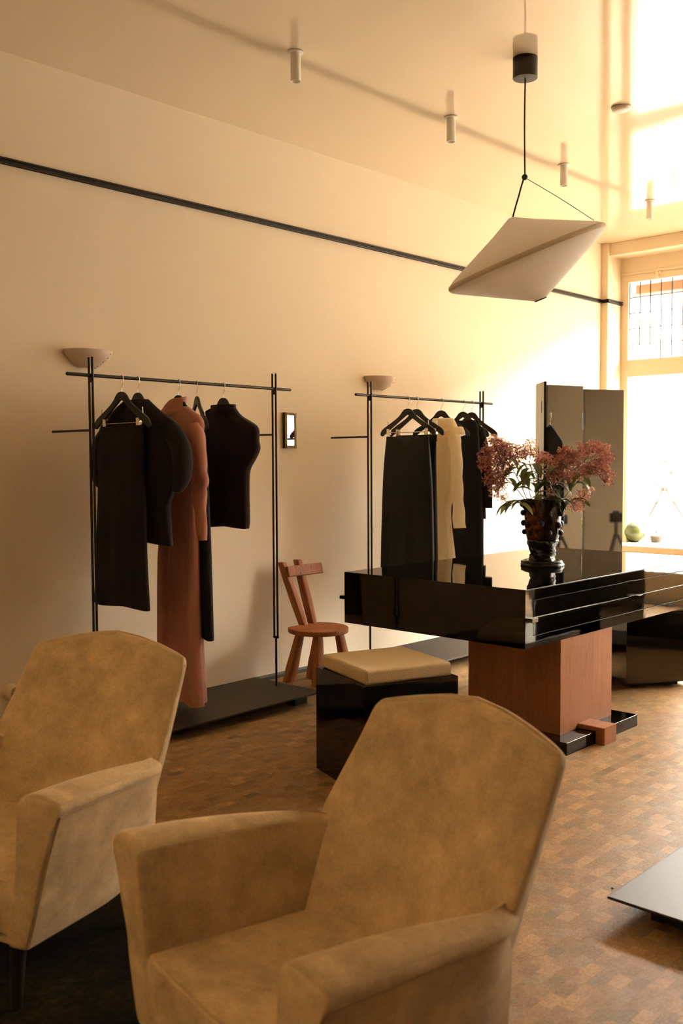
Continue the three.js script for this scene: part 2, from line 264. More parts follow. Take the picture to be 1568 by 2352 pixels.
// ---------- ceiling fittings ----------
[-3.463, -4.738, -6.02, -7.31].forEach((z, i) => {
  const t = thing('ceiling_spotlight', ['white cylinder spotlight on the ceiling, farthest from the window', 'white cylinder ceiling spotlight left of the hanging lamp, second farthest from the window', 'white cylinder ceiling spotlight just right of the hanging lamp cord', 'white cylinder ceiling spotlight closest to the window, small'][i], 'spotlight', [1.036, H, z]);
  mesh('mounting_ring', lathe([[0.02, 0], [0.039, 0], [0.039, -0.006], [0.036, -0.009], [0.02, -0.009]], 40), M.whiteMetal, t);
  mesh('barrel', lathe([[0.024, 0], [0.024, -0.012], [0.0255, -0.014], [0.0255, -0.143], [0.0245, -0.145], [0.0215, -0.145], [0.0215, -0.125], [0.001, -0.122]], 40), M.whiteMetal, t);
});
{
  const t = thing('smoke_detector', 'flat round white smoke detector on the glossy ceiling beside the hanging lamp', 'detector', [1.835, H, -5.29]);
  mesh('base_plate', lathe([[0.0001, 0], [0.056, 0], [0.056, -0.008], [0.0001, -0.008]], 40), M.whiteMetal, t);
  mesh('sensor_cap', lathe([[0.052, -0.008], [0.050, -0.016], [0.034, -0.024], [0.0001, -0.025]], 40), M.whiteMetal, t);
}
{
  const t = thing('pendant_lamp', 'tilted pale felt double-cone pendant lamp hung from a black canopy', 'lamp', [1.814, H, -4.319]);
  const R0 = V(0.729, 0, -0.6845), Fh = V(-0.6845, 0, -0.729), P = (r, y, d = 0) => V(0, y - H, 0).addScaledVector(R0, r).addScaledVector(Fh, d);
  mesh('canopy', lathe([[0.0001, 0], [0.062, 0], [0.062, -0.098], [0.060, -0.101], [0.0001, -0.101]], 48), M.black, t);
  mesh('cord', tube([P(0, 3.285), P(-0.002, 3.05), P(0.001, 2.805)], 0.0042, 20), M.black, t);
  { const s = new THREE.SphereGeometry(0.0155, 20, 14); s.translate(...P(0, 2.795).toArray()); mesh('cord_ball', s, M.black, t); }
  mesh('cord_drop', tube([P(-0.004, 2.79), P(-0.018, 2.745), P(-0.030, 2.70), P(-0.042, 2.66), P(-0.062, 2.585)], 0.0045, 24), M.black, t);
  mesh('steel_wire', tube([P(0.006, 2.79), P(0.18, 2.688), P(0.352, 2.578)], 0.0018, 8, 6), M.black, t);
  // body of revolution: axis from the top cap down to the lower opening, leaning
  const A = P(-0.073, 2.588), B = P(0.088, 2.185), mid = A.clone().add(B).multiplyScalar(0.5), ax = B.clone().sub(A); ax.addScaledVector(Fh, 0.032); const len = ax.length() / 2; ax.normalize();
  const RR = 0.418, q = new THREE.Quaternion().setFromUnitVectors(V(0, -1, 0), ax), put = (g) => { g.applyQuaternion(q); g.translate(...mid.toArray()); return g; };
  mesh('upper_shade', put(lathe([[0.0001, len], [0.012, len], [0.020, len - 0.004], [0.12, len - 0.058], [RR - 0.035, 0.034], [RR - 0.010, 0.016]], 96)), M.felt, t);
  mesh('rim_band', put(lathe([[RR - 0.0105, 0.0165], [RR - 0.003, 0.011], [RR, 0], [RR - 0.003, -0.009]], 96)), M.feltEdge, t);
  mesh('lower_shade', put(lathe([[RR - 0.003, -0.009], [RR - 0.012, -0.019], [RR - 0.04, -0.036], [0.13, -len + 0.052], [0.034, -len + 0.002], [0.030, -len], [0.027, -len + 0.004], [0.10, -len + 0.05]], 96)), M.felt, t);
  mesh('opening_ring', put((() => { const g = new THREE.TorusGeometry(0.028, 0.005, 10, 32); g.rotateX(Math.PI / 2); g.translate(0, -len, 0); return g; })()), M.black, t);
}
// half-bowl wall sconces
[[-2.905, 'half-bowl clay wall sconce with a row of small holes above the rack beside the armchairs'], [-5.258, 'half-bowl clay wall sconce with small holes above the rack behind the table']].forEach(([z, label], k) => {
  const t = thing('wall_sconce', label, 'sconce', [0, 1.955, z], 0);
  const rings = [], N = 40, sh = (u) => [Math.cos(u), Math.sin(u)];
  const outer = curve([[0, 1], [0.25, 0.955], [0.5, 0.83], [0.75, 0.62], [0.9, 0.46], [1, 0.33]]);
  const wall = (rad, dy, y) => { const o = []; for (let i = 0; i <= N; i++) { const [c, s] = sh(Math.PI * i / N); o.push([0.118 * rad * Math.pow(s, 0.85) + 0.001, y + dy, 0.138 * rad * c]); } return o; };
  const skin = []; for (let j = 0; j <= 14; j++) { const f = j / 14; skin.push(wall(outer(f), 0, -0.093 * f)); }
  const inner = []; for (let j = 14; j >= 0; j--) { const f = j / 14; inner.push(wall(outer(f) - 0.045, 0.006 * f, -0.093 * f)); }
  const all = [...skin, ...inner, skin[0]], pos = [], uv = [], idx = [];
  all.forEach((r, j) => r.forEach((p, i) => { pos.push(...p); uv.push(i * 0.012, j * 0.008); }));
  for (let j = 0; j + 1 < all.length; j++) for (let i = 0; i < N; i++) { const a = j * (N + 1) + i, b = a + N + 1; idx.push(a, a + 1, b, a + 1, b + 1, b); }
  const g = new THREE.BufferGeometry(); g.setAttribute('position', new THREE.Float32BufferAttribute(pos, 3)); g.setAttribute('uv', new THREE.Float32BufferAttribute(uv, 2)); g.setIndex(idx); g.computeVertexNormals();
  mesh('bowl', g, M.clay, t);
  const holes = []; for (let j = 0; j < 4; j++) { const f = 0.18 + j * 0.235, a = Math.PI * (0.735 - 0.025 * j), rad = outer(f), s = new THREE.SphereGeometry(0.0036, 10, 8); s.translate(0.118 * rad * Math.pow(Math.sin(a), 0.85), -0.093 * f, 0.138 * rad * Math.cos(a)); holes.push(s); }
  holes.forEach((h) => mesh('hole', h, M.black, t));
});
// small carved mirror
{
  const t = thing('wall_mirror', 'small narrow mirror in a carved rope-pattern frame on the wall', 'mirror', [0, 0, 0]);
  const y0 = 1.446, y1 = 1.676, z0 = -4.335, z1 = -4.437, b = 0.019;
  mesh('backing', box(0.0, 0.021, y0, y1, z1, z0, 0.002), M.darkWood, t);
  const fr = []; for (const [a, c, d, e] of [[y0, y1, z0 - b, z0], [y0, y1, z1, z1 + b], [y0, y0 + b, z1, z0], [y1 - b, y1, z1, z0]]) fr.push(box(0.019, 0.027, a, c, d, e, 0.003, 2));
  const rope = (p, q) => { const n = Math.round(p.distanceTo(q) / 0.011); for (let i = 0; i < n; i++) { const c = p.clone().lerp(q, (i + 0.5) / n), s = new THREE.SphereGeometry(0.0052, 8, 6); s.scale(0.8, 1.65, 0.72); s.rotateX(0.65); s.translate(c.x, c.y, c.z); fr.push(s); } };
  const h = b / 2; rope(V(0.027, y0 + h, z0 - h), V(0.027, y1 - h, z0 - h)); rope(V(0.027, y0 + h, z1 + h), V(0.027, y1 - h, z1 + h)); rope(V(0.027, y0 + h, z0 - h), V(0.027, y0 + h, z1 + h)); rope(V(0.027, y1 - h, z0 - h), V(0.027, y1 - h, z1 + h));
  mesh('carved_frame', merge(fr), M.carved, t);
  const g = box(0.0215, 0.0225, y0 + b * 0.8, y1 - b * 0.8, z1 + b * 0.8, z0 - b * 0.8, 0.0002); mesh('glass', g, M.mirror, t);
}
// ---------- clothes racks ----------
function rack(name, label, x, zl, zr, turn) {   // posts at zl and zr, the origin on the floor midway
  const L = (zl - zr) / 2, t = thing(name, label, 'clothes rack', [x, 0, (zl + zr) / 2], turn, null);
  mesh('base_plate', box(-0.262, 0.292, 0.058, 0.068, -L - 0.075, L + 0.10, 0.002, 2), M.plate, t);
  for (const [a, b] of [[-0.14, -L + 0.03], [0.19, -L + 0.03], [-0.14, L - 0.06], [0.19, L - 0.06]]) mesh('foot', box(a - 0.035, a + 0.035, 0, 0.058, b - 0.05, b + 0.05, 0.003), M.black, t);
  for (const z of [L, -L]) {
    mesh('post', merge([rod([0, 0.066, z], [0, 0.348, z], 0.0065), rod([-0.0135, 0.356, z], [-0.0135, 1.861, z], 0.0062), rod([0.0135, 0.356, z], [0.0135, 1.861, z], 0.0062), box(-0.0197, 0.0197, 0.345, 0.358, z - 0.0062, z + 0.0062, 0.003, 2), box(-0.014, 0.014, 1.742, 1.768, z - 0.006, z + 0.006, 0.002)]), M.blackSteel, t);
    mesh('side_arm', rod([-0.0135, 1.515, z], [-0.335, 1.515, z], 0.006), M.blackSteel, t);
  }
  mesh('rail', merge([rod([0, 1.775, L + 0.128], [0, 1.775, -L - 0.128], 0.0085, 16), ...[L + 0.128, -L - 0.128].map((z) => { const s = new THREE.SphereGeometry(0.0085, 16, 8); s.translate(0, 1.775, z); return s; })]), M.blackSteel, t);
  return t;
}
rack('clothes_rack', 'black steel clothes rack holding the rose dress and dark maroon clothes', 0.492, -2.603, -3.824, 0.030);
rack('clothes_rack', 'black steel clothes rack holding black skirts and the cream dress', 0.473, -4.643, -5.859, 0);

// ---------- hangers ----------
const hangerGeo = (() => {
  const s = new THREE.Shape(); s.moveTo(0, 0);
  s.bezierCurveTo(0.022, 0, 0.036, -0.010, 0.050, -0.030); s.bezierCurveTo(0.075, -0.062, 0.14, -0.092, 0.195, -0.124); s.bezierCurveTo(0.218, -0.138, 0.226, -0.155, 0.223, -0.166); s.bezierCurveTo(0.220, -0.176, 0.208, -0.176, 0.200, -0.168);
  s.lineTo(0.012, -0.040); s.quadraticCurveTo(0, -0.033, -0.012, -0.040); s.lineTo(-0.200, -0.168);
  s.bezierCurveTo(-0.208, -0.176, -0.220, -0.176, -0.223, -0.166); s.bezierCurveTo(-0.226, -0.155, -0.218, -0.138, -0.195, -0.124); s.bezierCurveTo(-0.14, -0.092, -0.075, -0.062, -0.050, -0.030); s.bezierCurveTo(-0.036, -0.010, -0.022, 0, 0, 0);
  const g = new THREE.ExtrudeGeometry(s, { depth: 0.006, bevelEnabled: true, bevelThickness: 0.003, bevelSize: 0.0025, bevelSegments: 2, curveSegments: 10 }); g.translate(0, -0.071, -0.003); return metric(g);
})();
const hookGeo = (() => { const p = []; p.push(V(0, -0.074, 0), V(0, -0.050, 0), V(0.003, -0.043, 0), V(0.011, -0.030, 0), V(0.0155, -0.016, 0)); for (let i = 0; i <= 9; i++) { const a = -0.35 + i * 0.40; p.push(V(0.0115 * Math.cos(a) + 0.004, 0.0015 + 0.0115 * Math.sin(a), 0)); } return tube(p, 0.0016, 60, 6); })();
const clipGeo = (() => merge([box(-0.013, 0.013, -0.240, -0.205, -0.009, 0.009, 0.002, 2), box(-0.004, 0.004, -0.216, -0.188, -0.012, -0.006, 0.002), box(-0.012, 0.012, -0.206, -0.200, -0.011, 0.011, 0.002)]))();
function hanger(label, group, p, turn, clips, spread = 0.148) {
  const t = thing('clothes_hanger', label, 'hanger', p, turn, group);
  mesh('shoulder_bar', hangerGeo, M.black, t); mesh('hook', hookGeo, M.chrome, t);
  if (!clips) t.children[0].scale.x = 0.86;
  if (clips) {
    mesh('trouser_bar', merge([rod([-0.168, -0.223, 0], [0.168, -0.223, 0], 0.0018, 8), tube([[-0.165, -0.150, 0], [-0.169, -0.19, 0], [-0.168, -0.223, 0]], 0.0018, 8, 6), tube([[0.165, -0.150, 0], [0.169, -0.19, 0], [0.168, -0.223, 0]], 0.0018, 8, 6)]), M.chrome, t);
    for (const s of [-1, 1]) { const c = mesh('clip', clipGeo, M.chrome, t); c.position.x = s * spread; }
  }
  return t;
}
// ---------- clothes: closed skins with depth and hanging folds ----------
// rows from the top: left(y), right(y), depth(y) as curves over y; fold: [how deep, how many, phase]
function cloth({ top, hem, left, right, depth, folds = [], hemWave = 0, n = 72, m = 44, scoop = 0, open = 0.02 }) {
  const rings = [];
  for (let j = 0; j <= m; j++) {
    const f = j / m, y0 = lerp(top, hem, f), l = left(y0), r = right(y0), d = depth(y0), mid = (l + r) / 2, w = (r - l) / 2, ring = [];
    for (let i = 0; i < n; i++) {
      const a = 2 * Math.PI * i / n, ca = Math.cos(a), sa = Math.sin(a), cx = Math.sign(ca) * Math.pow(Math.abs(ca), 0.72), x = mid + w * cx, u = cx;
      let z = d * Math.sign(sa) * Math.pow(Math.abs(sa), 0.8), amp = 0;
      for (const [k, q, ph, grow] of folds) amp += k * (grow ? sstep(0, 1, f) * grow + 1 - grow : 1) * Math.sin(u * q + ph + 0.7 * f);
      z += amp;
      let y = y0 + hemWave * Math.sin(u * 4.1 + 0.6) * f * f; y -= scoop * (1 - f) ** 8 * Math.exp(-u * u * 5) * (sa > 0 ? 1 : 0.15);
      ring.push([x, y, z]);
    }
    rings.push(ring);
  }
  return loft(rings);
}
function garment(name, label, category, p, turn = 0) { return thing(name, label, category, [p[0], 0, p[2]], turn); }
const C = (...a) => curve(a.sort((p, q) => p[0] - q[0]));
const K = (v) => () => v;
function limb(pts, n = 20, folds = 0) {   // sleeve: [x, y, half width, half depth, z]
  return loft(pts.map(([x, y, w, d, z = 0], j) => { const q = pts[Math.min(j + 1, pts.length - 1)], o = pts[Math.max(j - 1, 0)], dx = q[0] - o[0], dy = q[1] - o[1], L = Math.hypot(dx, dy), nx = -dy / L, ny = dx / L, r = []; for (let i = 0; i < n; i++) { const a = 2 * Math.PI * i / n; r.push([x + nx * w * Math.cos(a), y + ny * w * Math.cos(a), z + d * Math.sin(a) + folds * Math.sin(2.6 * Math.cos(a) + j)]); } return r; }));
}
function smooth(pts, n = 18) { const k = pts[0].length, cs = []; for (let c = 0; c < k; c++) cs.push(curve(pts.map((p, i) => [i, p[c]]))); return Array.from({ length: n + 1 }, (_, i) => cs.map((f) => f(i / n * (pts.length - 1)))); }
const G1 = 'hangers on the rack behind the left armchair', G2 = 'hangers on the rack behind the table';
// first rack
hanger('black wooden hanger with clips carrying the long dark maroon skirt', G1, [0.505, 1.775, -2.777], 0.03, true, 0.136);
hanger('black wooden hanger inside the maroon batwing top', G1, [0.502, 1.775, -2.875], 0.02, false);
hanger('black wooden hanger inside the rose turtleneck dress', G1, [0.494, 1.775, -3.131], -0.02, false);
hanger('black wooden hanger turned sideways, with clips, between the rose dress and the plum knit top', G1, [0.490, 1.775, -3.256], -0.44, true, 0.135);
hanger('black wooden hanger inside the plum cap-sleeve knit top', G1, [0.485, 1.775, -3.438], 0.02, false);
{
  const t = garment('skirt', 'long straight dark maroon skirt clipped to a hanger, frontmost on the left rack', 'skirt', [0.505, 0, -2.777], 0.03);
  mesh('panel', cloth({ top: 1.536, hem: 0.650, left: C([1.536, -0.166], [1.25, -0.198], [0.88, -0.222], [0.65, -0.243]), right: C([1.536, 0.166], [1.25, 0.175], [0.9, 0.179], [0.65, 0.196]), depth: C([1.54, 0.012], [1.4, 0.024], [0.65, 0.036]), folds: [[0.006, 6, 0.4, 0.9], [0.004, 11, 1.2, 0.8]], hemWave: 0.006 }), M.maroon, t);
  mesh('waistband', cloth({ top: 1.539, hem: 1.512, left: K(-0.172), right: K(0.172), depth: K(0.0145), m: 4 }), M.maroon, t);
}
{
  const t = garment('batwing_top', 'wide dark maroon batwing top hanging behind the long maroon skirt', 'top', [0.502, 0, -2.875], 0.02);
  mesh('body', cloth({ top: 1.672, hem: 0.968, left: C([1.672, -0.085], [1.636, -0.165], [1.549, -0.30], [1.474, -0.33], [1.352, -0.33], [1.258, -0.29], [1.16, -0.235], [0.968, -0.235]), right: C([1.672, 0.062], [1.615, 0.153], [1.545, 0.288], [1.48, 0.318], [1.351, 0.33], [1.26, 0.285], [1.164, 0.222], [1.08, 0.227], [0.968, 0.238]), depth: C([1.67, 0.022], [1.6, 0.034], [1.4, 0.05], [0.97, 0.045]), folds: [[0.008, 5, 0.2], [0.005, 9, 2.0]], hemWave: 0.014 }), M.maroon, t);
  for (const s of [-1, 1]) mesh('sleeve', limb(smooth([[s * 0.25, 1.52, 0.05, 0.04], [s * 0.325, 1.44, 0.052, 0.045], [s * 0.345, 1.35, 0.045, 0.05], [s * 0.335, 1.28, 0.036, 0.045], [s * 0.30, 1.225, 0.02, 0.03]])), M.maroon, t);
}
{
  const t = garment('turtleneck_dress', 'long rose pink turtleneck dress reaching almost to the rack plate', 'dress', [0.494, 0, -3.131], -0.02);
  mesh('body', cloth({ top: 1.645, hem: 0.118, n: 96, m: 60, left: C([1.645, -0.12], [1.61, -0.165], [1.5, -0.165], [1.09, -0.14], [0.85, -0.174], [0.4, -0.178], [0.118, -0.178]), right: C([1.645, 0.075], [1.622, 0.125], [1.588, 0.185], [1.55, 0.203], [1.5, 0.19], [1.22, 0.143], [0.88, 0.148], [0.516, 0.158], [0.118, 0.184]), depth: C([1.632, 0.03], [1.5, 0.05], [1.1, 0.045], [0.12, 0.062]), folds: [[0.016, 7.2, 0.5, 0.85], [0.008, 13.1, 1.9, 0.9], [0.004, 24, 0.3, 0.8]], hemWave: 0.008 }), M.rose, t);
  mesh('collar', loft(Array.from({ length: 13 }, (_, j) => { const f = j / 12, y = lerp(1.605, 1.700, f), r = []; for (let i = 0; i < 40; i++) { const a = 2 * Math.PI * i / 40, w = 1 - 0.17 * f + 0.045 * Math.sin(f * 9); r.push([-0.045 + 0.098 * w * Math.cos(a) + 0.012 * f, y - 0.034 * f * (1 - Math.cos(a)) + 0.006 * Math.sin(3 * a + 4 * f), 0.054 * w * Math.sin(a)]); } return r; }), false), M.rose, t);
  mesh('sleeve', limb(smooth([[0.155, 1.535, 0.046, 0.042], [0.197, 1.46, 0.044, 0.042], [0.205, 1.34, 0.042, 0.038], [0.215, 1.27, 0.050, 0.036], [0.205, 1.22, 0.046, 0.034], [0.212, 1.12, 0.036, 0.03], [0.226, 0.967, 0.024, 0.022]], 30), 28, 0.004), M.rose, t).position.z = 0.03;
  mesh('sleeve', limb(smooth([[-0.15, 1.535, 0.044, 0.042], [-0.172, 1.40, 0.042, 0.038], [-0.165, 1.24, 0.04, 0.034], [-0.165, 1.10, 0.034, 0.03], [-0.160, 0.967, 0.024, 0.022]], 26), 24, 0.004), M.rose, t).position.z = -0.045;
}
{
  const t = garment('trousers', 'narrow black trousers on the sideways hanger, half hidden by the rose dress', 'trousers', [0.490, 0, -3.256], -0.44);
  mesh('leg', cloth({ top: 1.546, hem: 0.452, left: C([1.546, -0.155], [1.2, -0.165], [0.45, -0.18]), right: C([1.546, 0.155], [1.27, 0.172], [0.88, 0.205], [0.45, 0.236]), depth: C([1.55, 0.014], [1.3, 0.03], [0.45, 0.032]), folds: [[0.005, 5, 0.4, 0.9]], hemWave: 0.006 }), M.inkBlack, t);
}
{
  const t = garment('knit_top', 'short plum knit top with a mock neck and cap sleeves, last on the left rack', 'top', [0.485, 0, -3.438], 0.02);
  mesh('body', cloth({ top: 1.652, hem: 1.012, left: C([1.652, -0.088], [1.632, -0.150], [1.6, -0.205], [1.54, -0.25], [1.46, -0.255], [1.40, -0.245], [1.32, -0.195], [1.2, -0.185], [1.012, -0.182]), right: C([1.652, 0.085], [1.607, 0.135], [1.546, 0.258], [1.471, 0.268], [1.428, 0.276], [1.38, 0.245], [1.32, 0.196], [1.215, 0.186], [1.052, 0.190], [1.012, 0.182]), depth: C([1.65, 0.03], [1.5, 0.05], [1.01, 0.05]), folds: [[0.006, 5, 1.1], [0.003, 12, 0.2]], hemWave: 0.007 }), M.plum, t);
  mesh('collar', loft(Array.from({ length: 9 }, (_, j) => { const f = j / 8, r = []; for (let i = 0; i < 36; i++) { const a = 2 * Math.PI * i / 36; r.push([0.09 * Math.cos(a), lerp(1.628, 1.668, f), 0.046 * Math.sin(a)]); } return r; }), false), M.plum, t);
}
// second rack
hanger('black wooden hanger with chrome clips carrying the front black satin skirt', G2, [0.473, 1.775, -5.021], 0.04, true, 0.158);
hanger('black wooden hanger with chrome clips just behind the front black skirt', G2, [0.473, 1.775, -5.112], 0.03, true, 0.155);
hanger('black wooden hanger inside the cream cowl-neck dress', G2, [0.473, 1.775, -5.382], 0.7, false);
hanger('black wooden hanger inside the black sleeveless-looking dress behind the cream one', G2, [0.473, 1.775, -5.633], 0.95, false);
hanger('black wooden hanger inside the black long-sleeved top, last on the right rack', G2, [0.473, 1.775, -5.737], 0.95, false);
{
  const t = garment('satin_skirt', 'long black satin skirt with a draped waist, frontmost on the right rack', 'skirt', [0.473, 0, -5.021], 0.04);
  mesh('panel', cloth({ top: 1.526, hem: 0.52, left: C([1.526, -0.176], [1.3, -0.198], [1.06, -0.208], [0.52, -0.222]), right: C([1.526, 0.168], [1.2, 0.197], [0.7, 0.213], [0.52, 0.218]), depth: C([1.53, 0.014], [1.35, 0.034], [0.52, 0.042]), folds: [[0.008, 5.5, 0.9, 0.9], [0.004, 12, 0.1, 0.7]], scoop: 0.06, hemWave: 0.006 }), M.satin, t);
}
{
  const t = garment('black_skirt', 'second long black skirt clipped directly behind the satin skirt', 'skirt', [0.473, 0, -5.112], 0.03);
  mesh('panel', cloth({ top: 1.528, hem: 0.52, left: C([1.528, -0.168], [1.0, -0.17], [0.52, -0.175]), right: C([1.528, 0.163], [1.33, 0.160], [0.7, 0.176], [0.52, 0.180]), depth: C([1.53, 0.013], [1.35, 0.03], [0.52, 0.036]), folds: [[0.005, 6.5, 0.2, 0.9]], hemWave: 0.006 }), M.inkBlack, t);
  mesh('waistband', cloth({ top: 1.534, hem: 1.488, left: K(-0.172), right: K(0.168), depth: K(0.017), m: 4 }), M.satin, t);
}
{
  const t = garment('cowl_dress', 'cream long-sleeved dress with a wide folded cowl collar', 'dress', [0.473, 0, -5.382], 0);
  mesh('body', cloth({ top: 1.635, hem: 0.48, n: 96, m: 56, left: C([1.635, -0.10], [1.56, -0.14], [1.4, -0.13], [1.2, -0.12], [1.0, -0.10], [0.48, -0.13]), right: C([1.635, 0.10], [1.56, 0.15], [1.46, 0.145], [1.383, 0.122], [1.206, 0.118], [1.05, 0.082], [0.95, 0.083], [0.7, 0.116], [0.48, 0.12]), depth: C([1.63, 0.035], [1.5, 0.055], [1.2, 0.045], [0.48, 0.05]), folds: [[0.012, 8, 0.4, 0.6], [0.006, 15, 1.3, 0.7]], hemWave: 0.006 }), M.cream, t);
  mesh('cowl_collar', loft(Array.from({ length: 22 }, (_, j) => { const f = j / 21, r = [], w = lerp(0.062, 0.178, Math.pow(f, 0.75)), y = lerp(1.652, 1.512, f) + 0.012 * Math.sin(f * 10); for (let i = 0; i < 48; i++) { const a = 2 * Math.PI * i / 48, c = Math.cos(a), s = Math.sin(a); r.push([0.004 + 0.014 * f + w * c, y + 0.034 * f * c - 0.016 * f * (1 - Math.abs(c)) + 0.010 * Math.sin(2.5 * c + f * 7) * f, (0.05 + 0.030 * f) * s]); } return r; }), false), M.cream, t);
  mesh('sleeve', limb(smooth([[0.125, 1.535, 0.045, 0.042], [0.142, 1.46, 0.043, 0.04], [0.155, 1.30, 0.040, 0.036], [0.160, 1.16, 0.042, 0.034], [0.170, 1.02, 0.044, 0.032], [0.178, 0.908, 0.052, 0.026]], 26), 28, 0.005), M.cream, t).position.z = 0.03;
  mesh('sleeve', limb(smooth([[-0.125, 1.535, 0.045, 0.042], [-0.15, 1.35, 0.04, 0.036], [-0.15, 1.1, 0.042, 0.03], [-0.145, 0.908, 0.05, 0.026]], 20), 24, 0.004), M.cream, t).position.z = -0.05;
}
{
  const t = garment('black_dress', 'straight black dress hanging just behind the cream dress', 'dress', [0.473, 0, -5.633], 0);
  mesh('body', cloth({ top: 1.645, hem: 0.47, left: C([1.645, -0.108], [1.6, -0.125], [1.4, -0.12], [1.0, -0.115], [0.47, -0.11]), right: C([1.645, 0.102], [1.6, 0.125], [1.4, 0.14], [1.24, 0.155], [0.7, 0.176], [0.47, 0.18]), depth: C([1.65, 0.018], [1.5, 0.04], [0.47, 0.045]), folds: [[0.006, 6, 0.9, 0.8]] }), M.inkBlack, t);
}
{
  const t = garment('blouse', 'black long-sleeved top with one sleeve showing, last on the right rack', 'top', [0.473, 0, -5.737], 0);
  mesh('body', cloth({ top: 1.650, hem: 0.95, left: C([1.65, -0.06], [1.54, -0.13], [0.95, -0.13]), right: C([1.65, 0.052], [1.54, 0.092], [1.2, 0.11], [0.95, 0.12]), depth: C([1.65, 0.02], [1.5, 0.04], [0.95, 0.045]), folds: [[0.005, 6, 0.4]] }), M.inkBlack, t);
  mesh('sleeve', limb(smooth([[0.06, 1.57, 0.045, 0.04], [0.105, 1.42, 0.044, 0.04], [0.128, 1.24, 0.045, 0.036], [0.132, 1.028, 0.044, 0.028]], 20)), M.inkBlack, t);
}

// ---------- low wooden chair by the wall ----------
{
  const t = thing('wooden_chair', 'low rustic reddish-brown wooden chair with a round seat and splayed chunky legs', 'chair', [0.345, 0, -4.30]);
  const leg = (f, s) => { const a = V(s[0], 0.312, s[1]), b = V(f[0], 0, f[1]), rings = []; for (let j = 0; j <= 6; j++) { const k = j / 6, p = a.clone().lerp(b, k), w = (0.017 + 0.009 * Math.sin(k * 2.2) + 0.004 * k) * (1 + 0.05 * Math.sin(k * 11)), d = 0.020 + 0.008 * k; rings.push([[-w, -d], [-w * 0.7, -d * 1.1], [w * 0.7, -d * 1.1], [w, -d], [w * 1.08, 0], [w, d], [w * 0.7, d * 1.1], [-w * 0.7, d * 1.1], [-w, d], [-w * 1.08, 0]].map(([x, z]) => [p.x + x, p.y, p.z + z])); } return loft(rings); };
  for (const [f, s] of [[[-0.105, 0.155], [-0.06, 0.095]], [[-0.10, -0.045], [-0.075, -0.085]], [[0.125, 0.13], [0.085, 0.085]], [[0.15, -0.115], [0.095, -0.085]]]) mesh('leg', leg(f, s), M.chairWood, t);
  const s = new THREE.Shape(); for (let i = 0; i <= 60; i++) { const a = 2 * Math.PI * i / 60, c = Math.cos(a), n = Math.sin(a), r = 0.185 * (1 + 0.03 * Math.cos(2 * a + 0.5)), x = c < -0.72 ? -0.74 * r : c * r; i ? s.lineTo(x, n * r) : s.moveTo(x, n * r); }
  const g = new THREE.ExtrudeGeometry(s, { depth: 0.020, bevelEnabled: true, bevelThickness: 0.005, bevelSize: 0.005, bevelSegments: 3, curveSegments: 4 }); g.rotateX(-Math.PI / 2); g.translate(0, 0.310, 0);
  mesh('seat', metric(g), M.chairWood, t);
  const post = (a, b) => { const A = V(...a), B = V(...b), rings = []; for (let j = 0; j <= 6; j++) { const k = j / 6, p = A.clone().lerp(B, k), w = 0.019 + 0.003 * Math.sin(k * 3.1), d = 0.0225 + 0.003 * Math.sin(k * 4); rings.push([[-d, -w], [d, -w], [d * 1.12, -w * 0.6], [d * 1.12, w * 0.6], [d, w], [-d, w], [-d * 1.12, w * 0.6], [-d * 1.12, -w * 0.6]].map(([x, z]) => [p.x + x, p.y, p.z + z])); } return loft(rings); };
  mesh('back_post', post([-0.125, 0.325, 0.000], [-0.252, 0.726, 0.068]), M.chairWood, t);
  mesh('back_post', post([-0.135, 0.325, -0.088], [-0.244, 0.734, -0.062]), M.chairWood, t);
  const top = mesh('backrest', (() => { const b = box(-0.012, 0.012, -0.034, 0.034, -0.155, 0.155, 0.006, 3); b.rotateZ(0.27); return b; })(), M.chairWood, t); top.position.set(-0.205, 0.669, -0.088); 
  for (const [z, y] of [[0.045, 0.012], [0.045, -0.017], [-0.055, 0.014], [-0.055, -0.016]]) { const p = mesh('wood_plug', rod([0.008, y, z], [0.0155, y, z], 0.0075, 14), M.veneer, top); p.rotation.z = 0.27; }
}

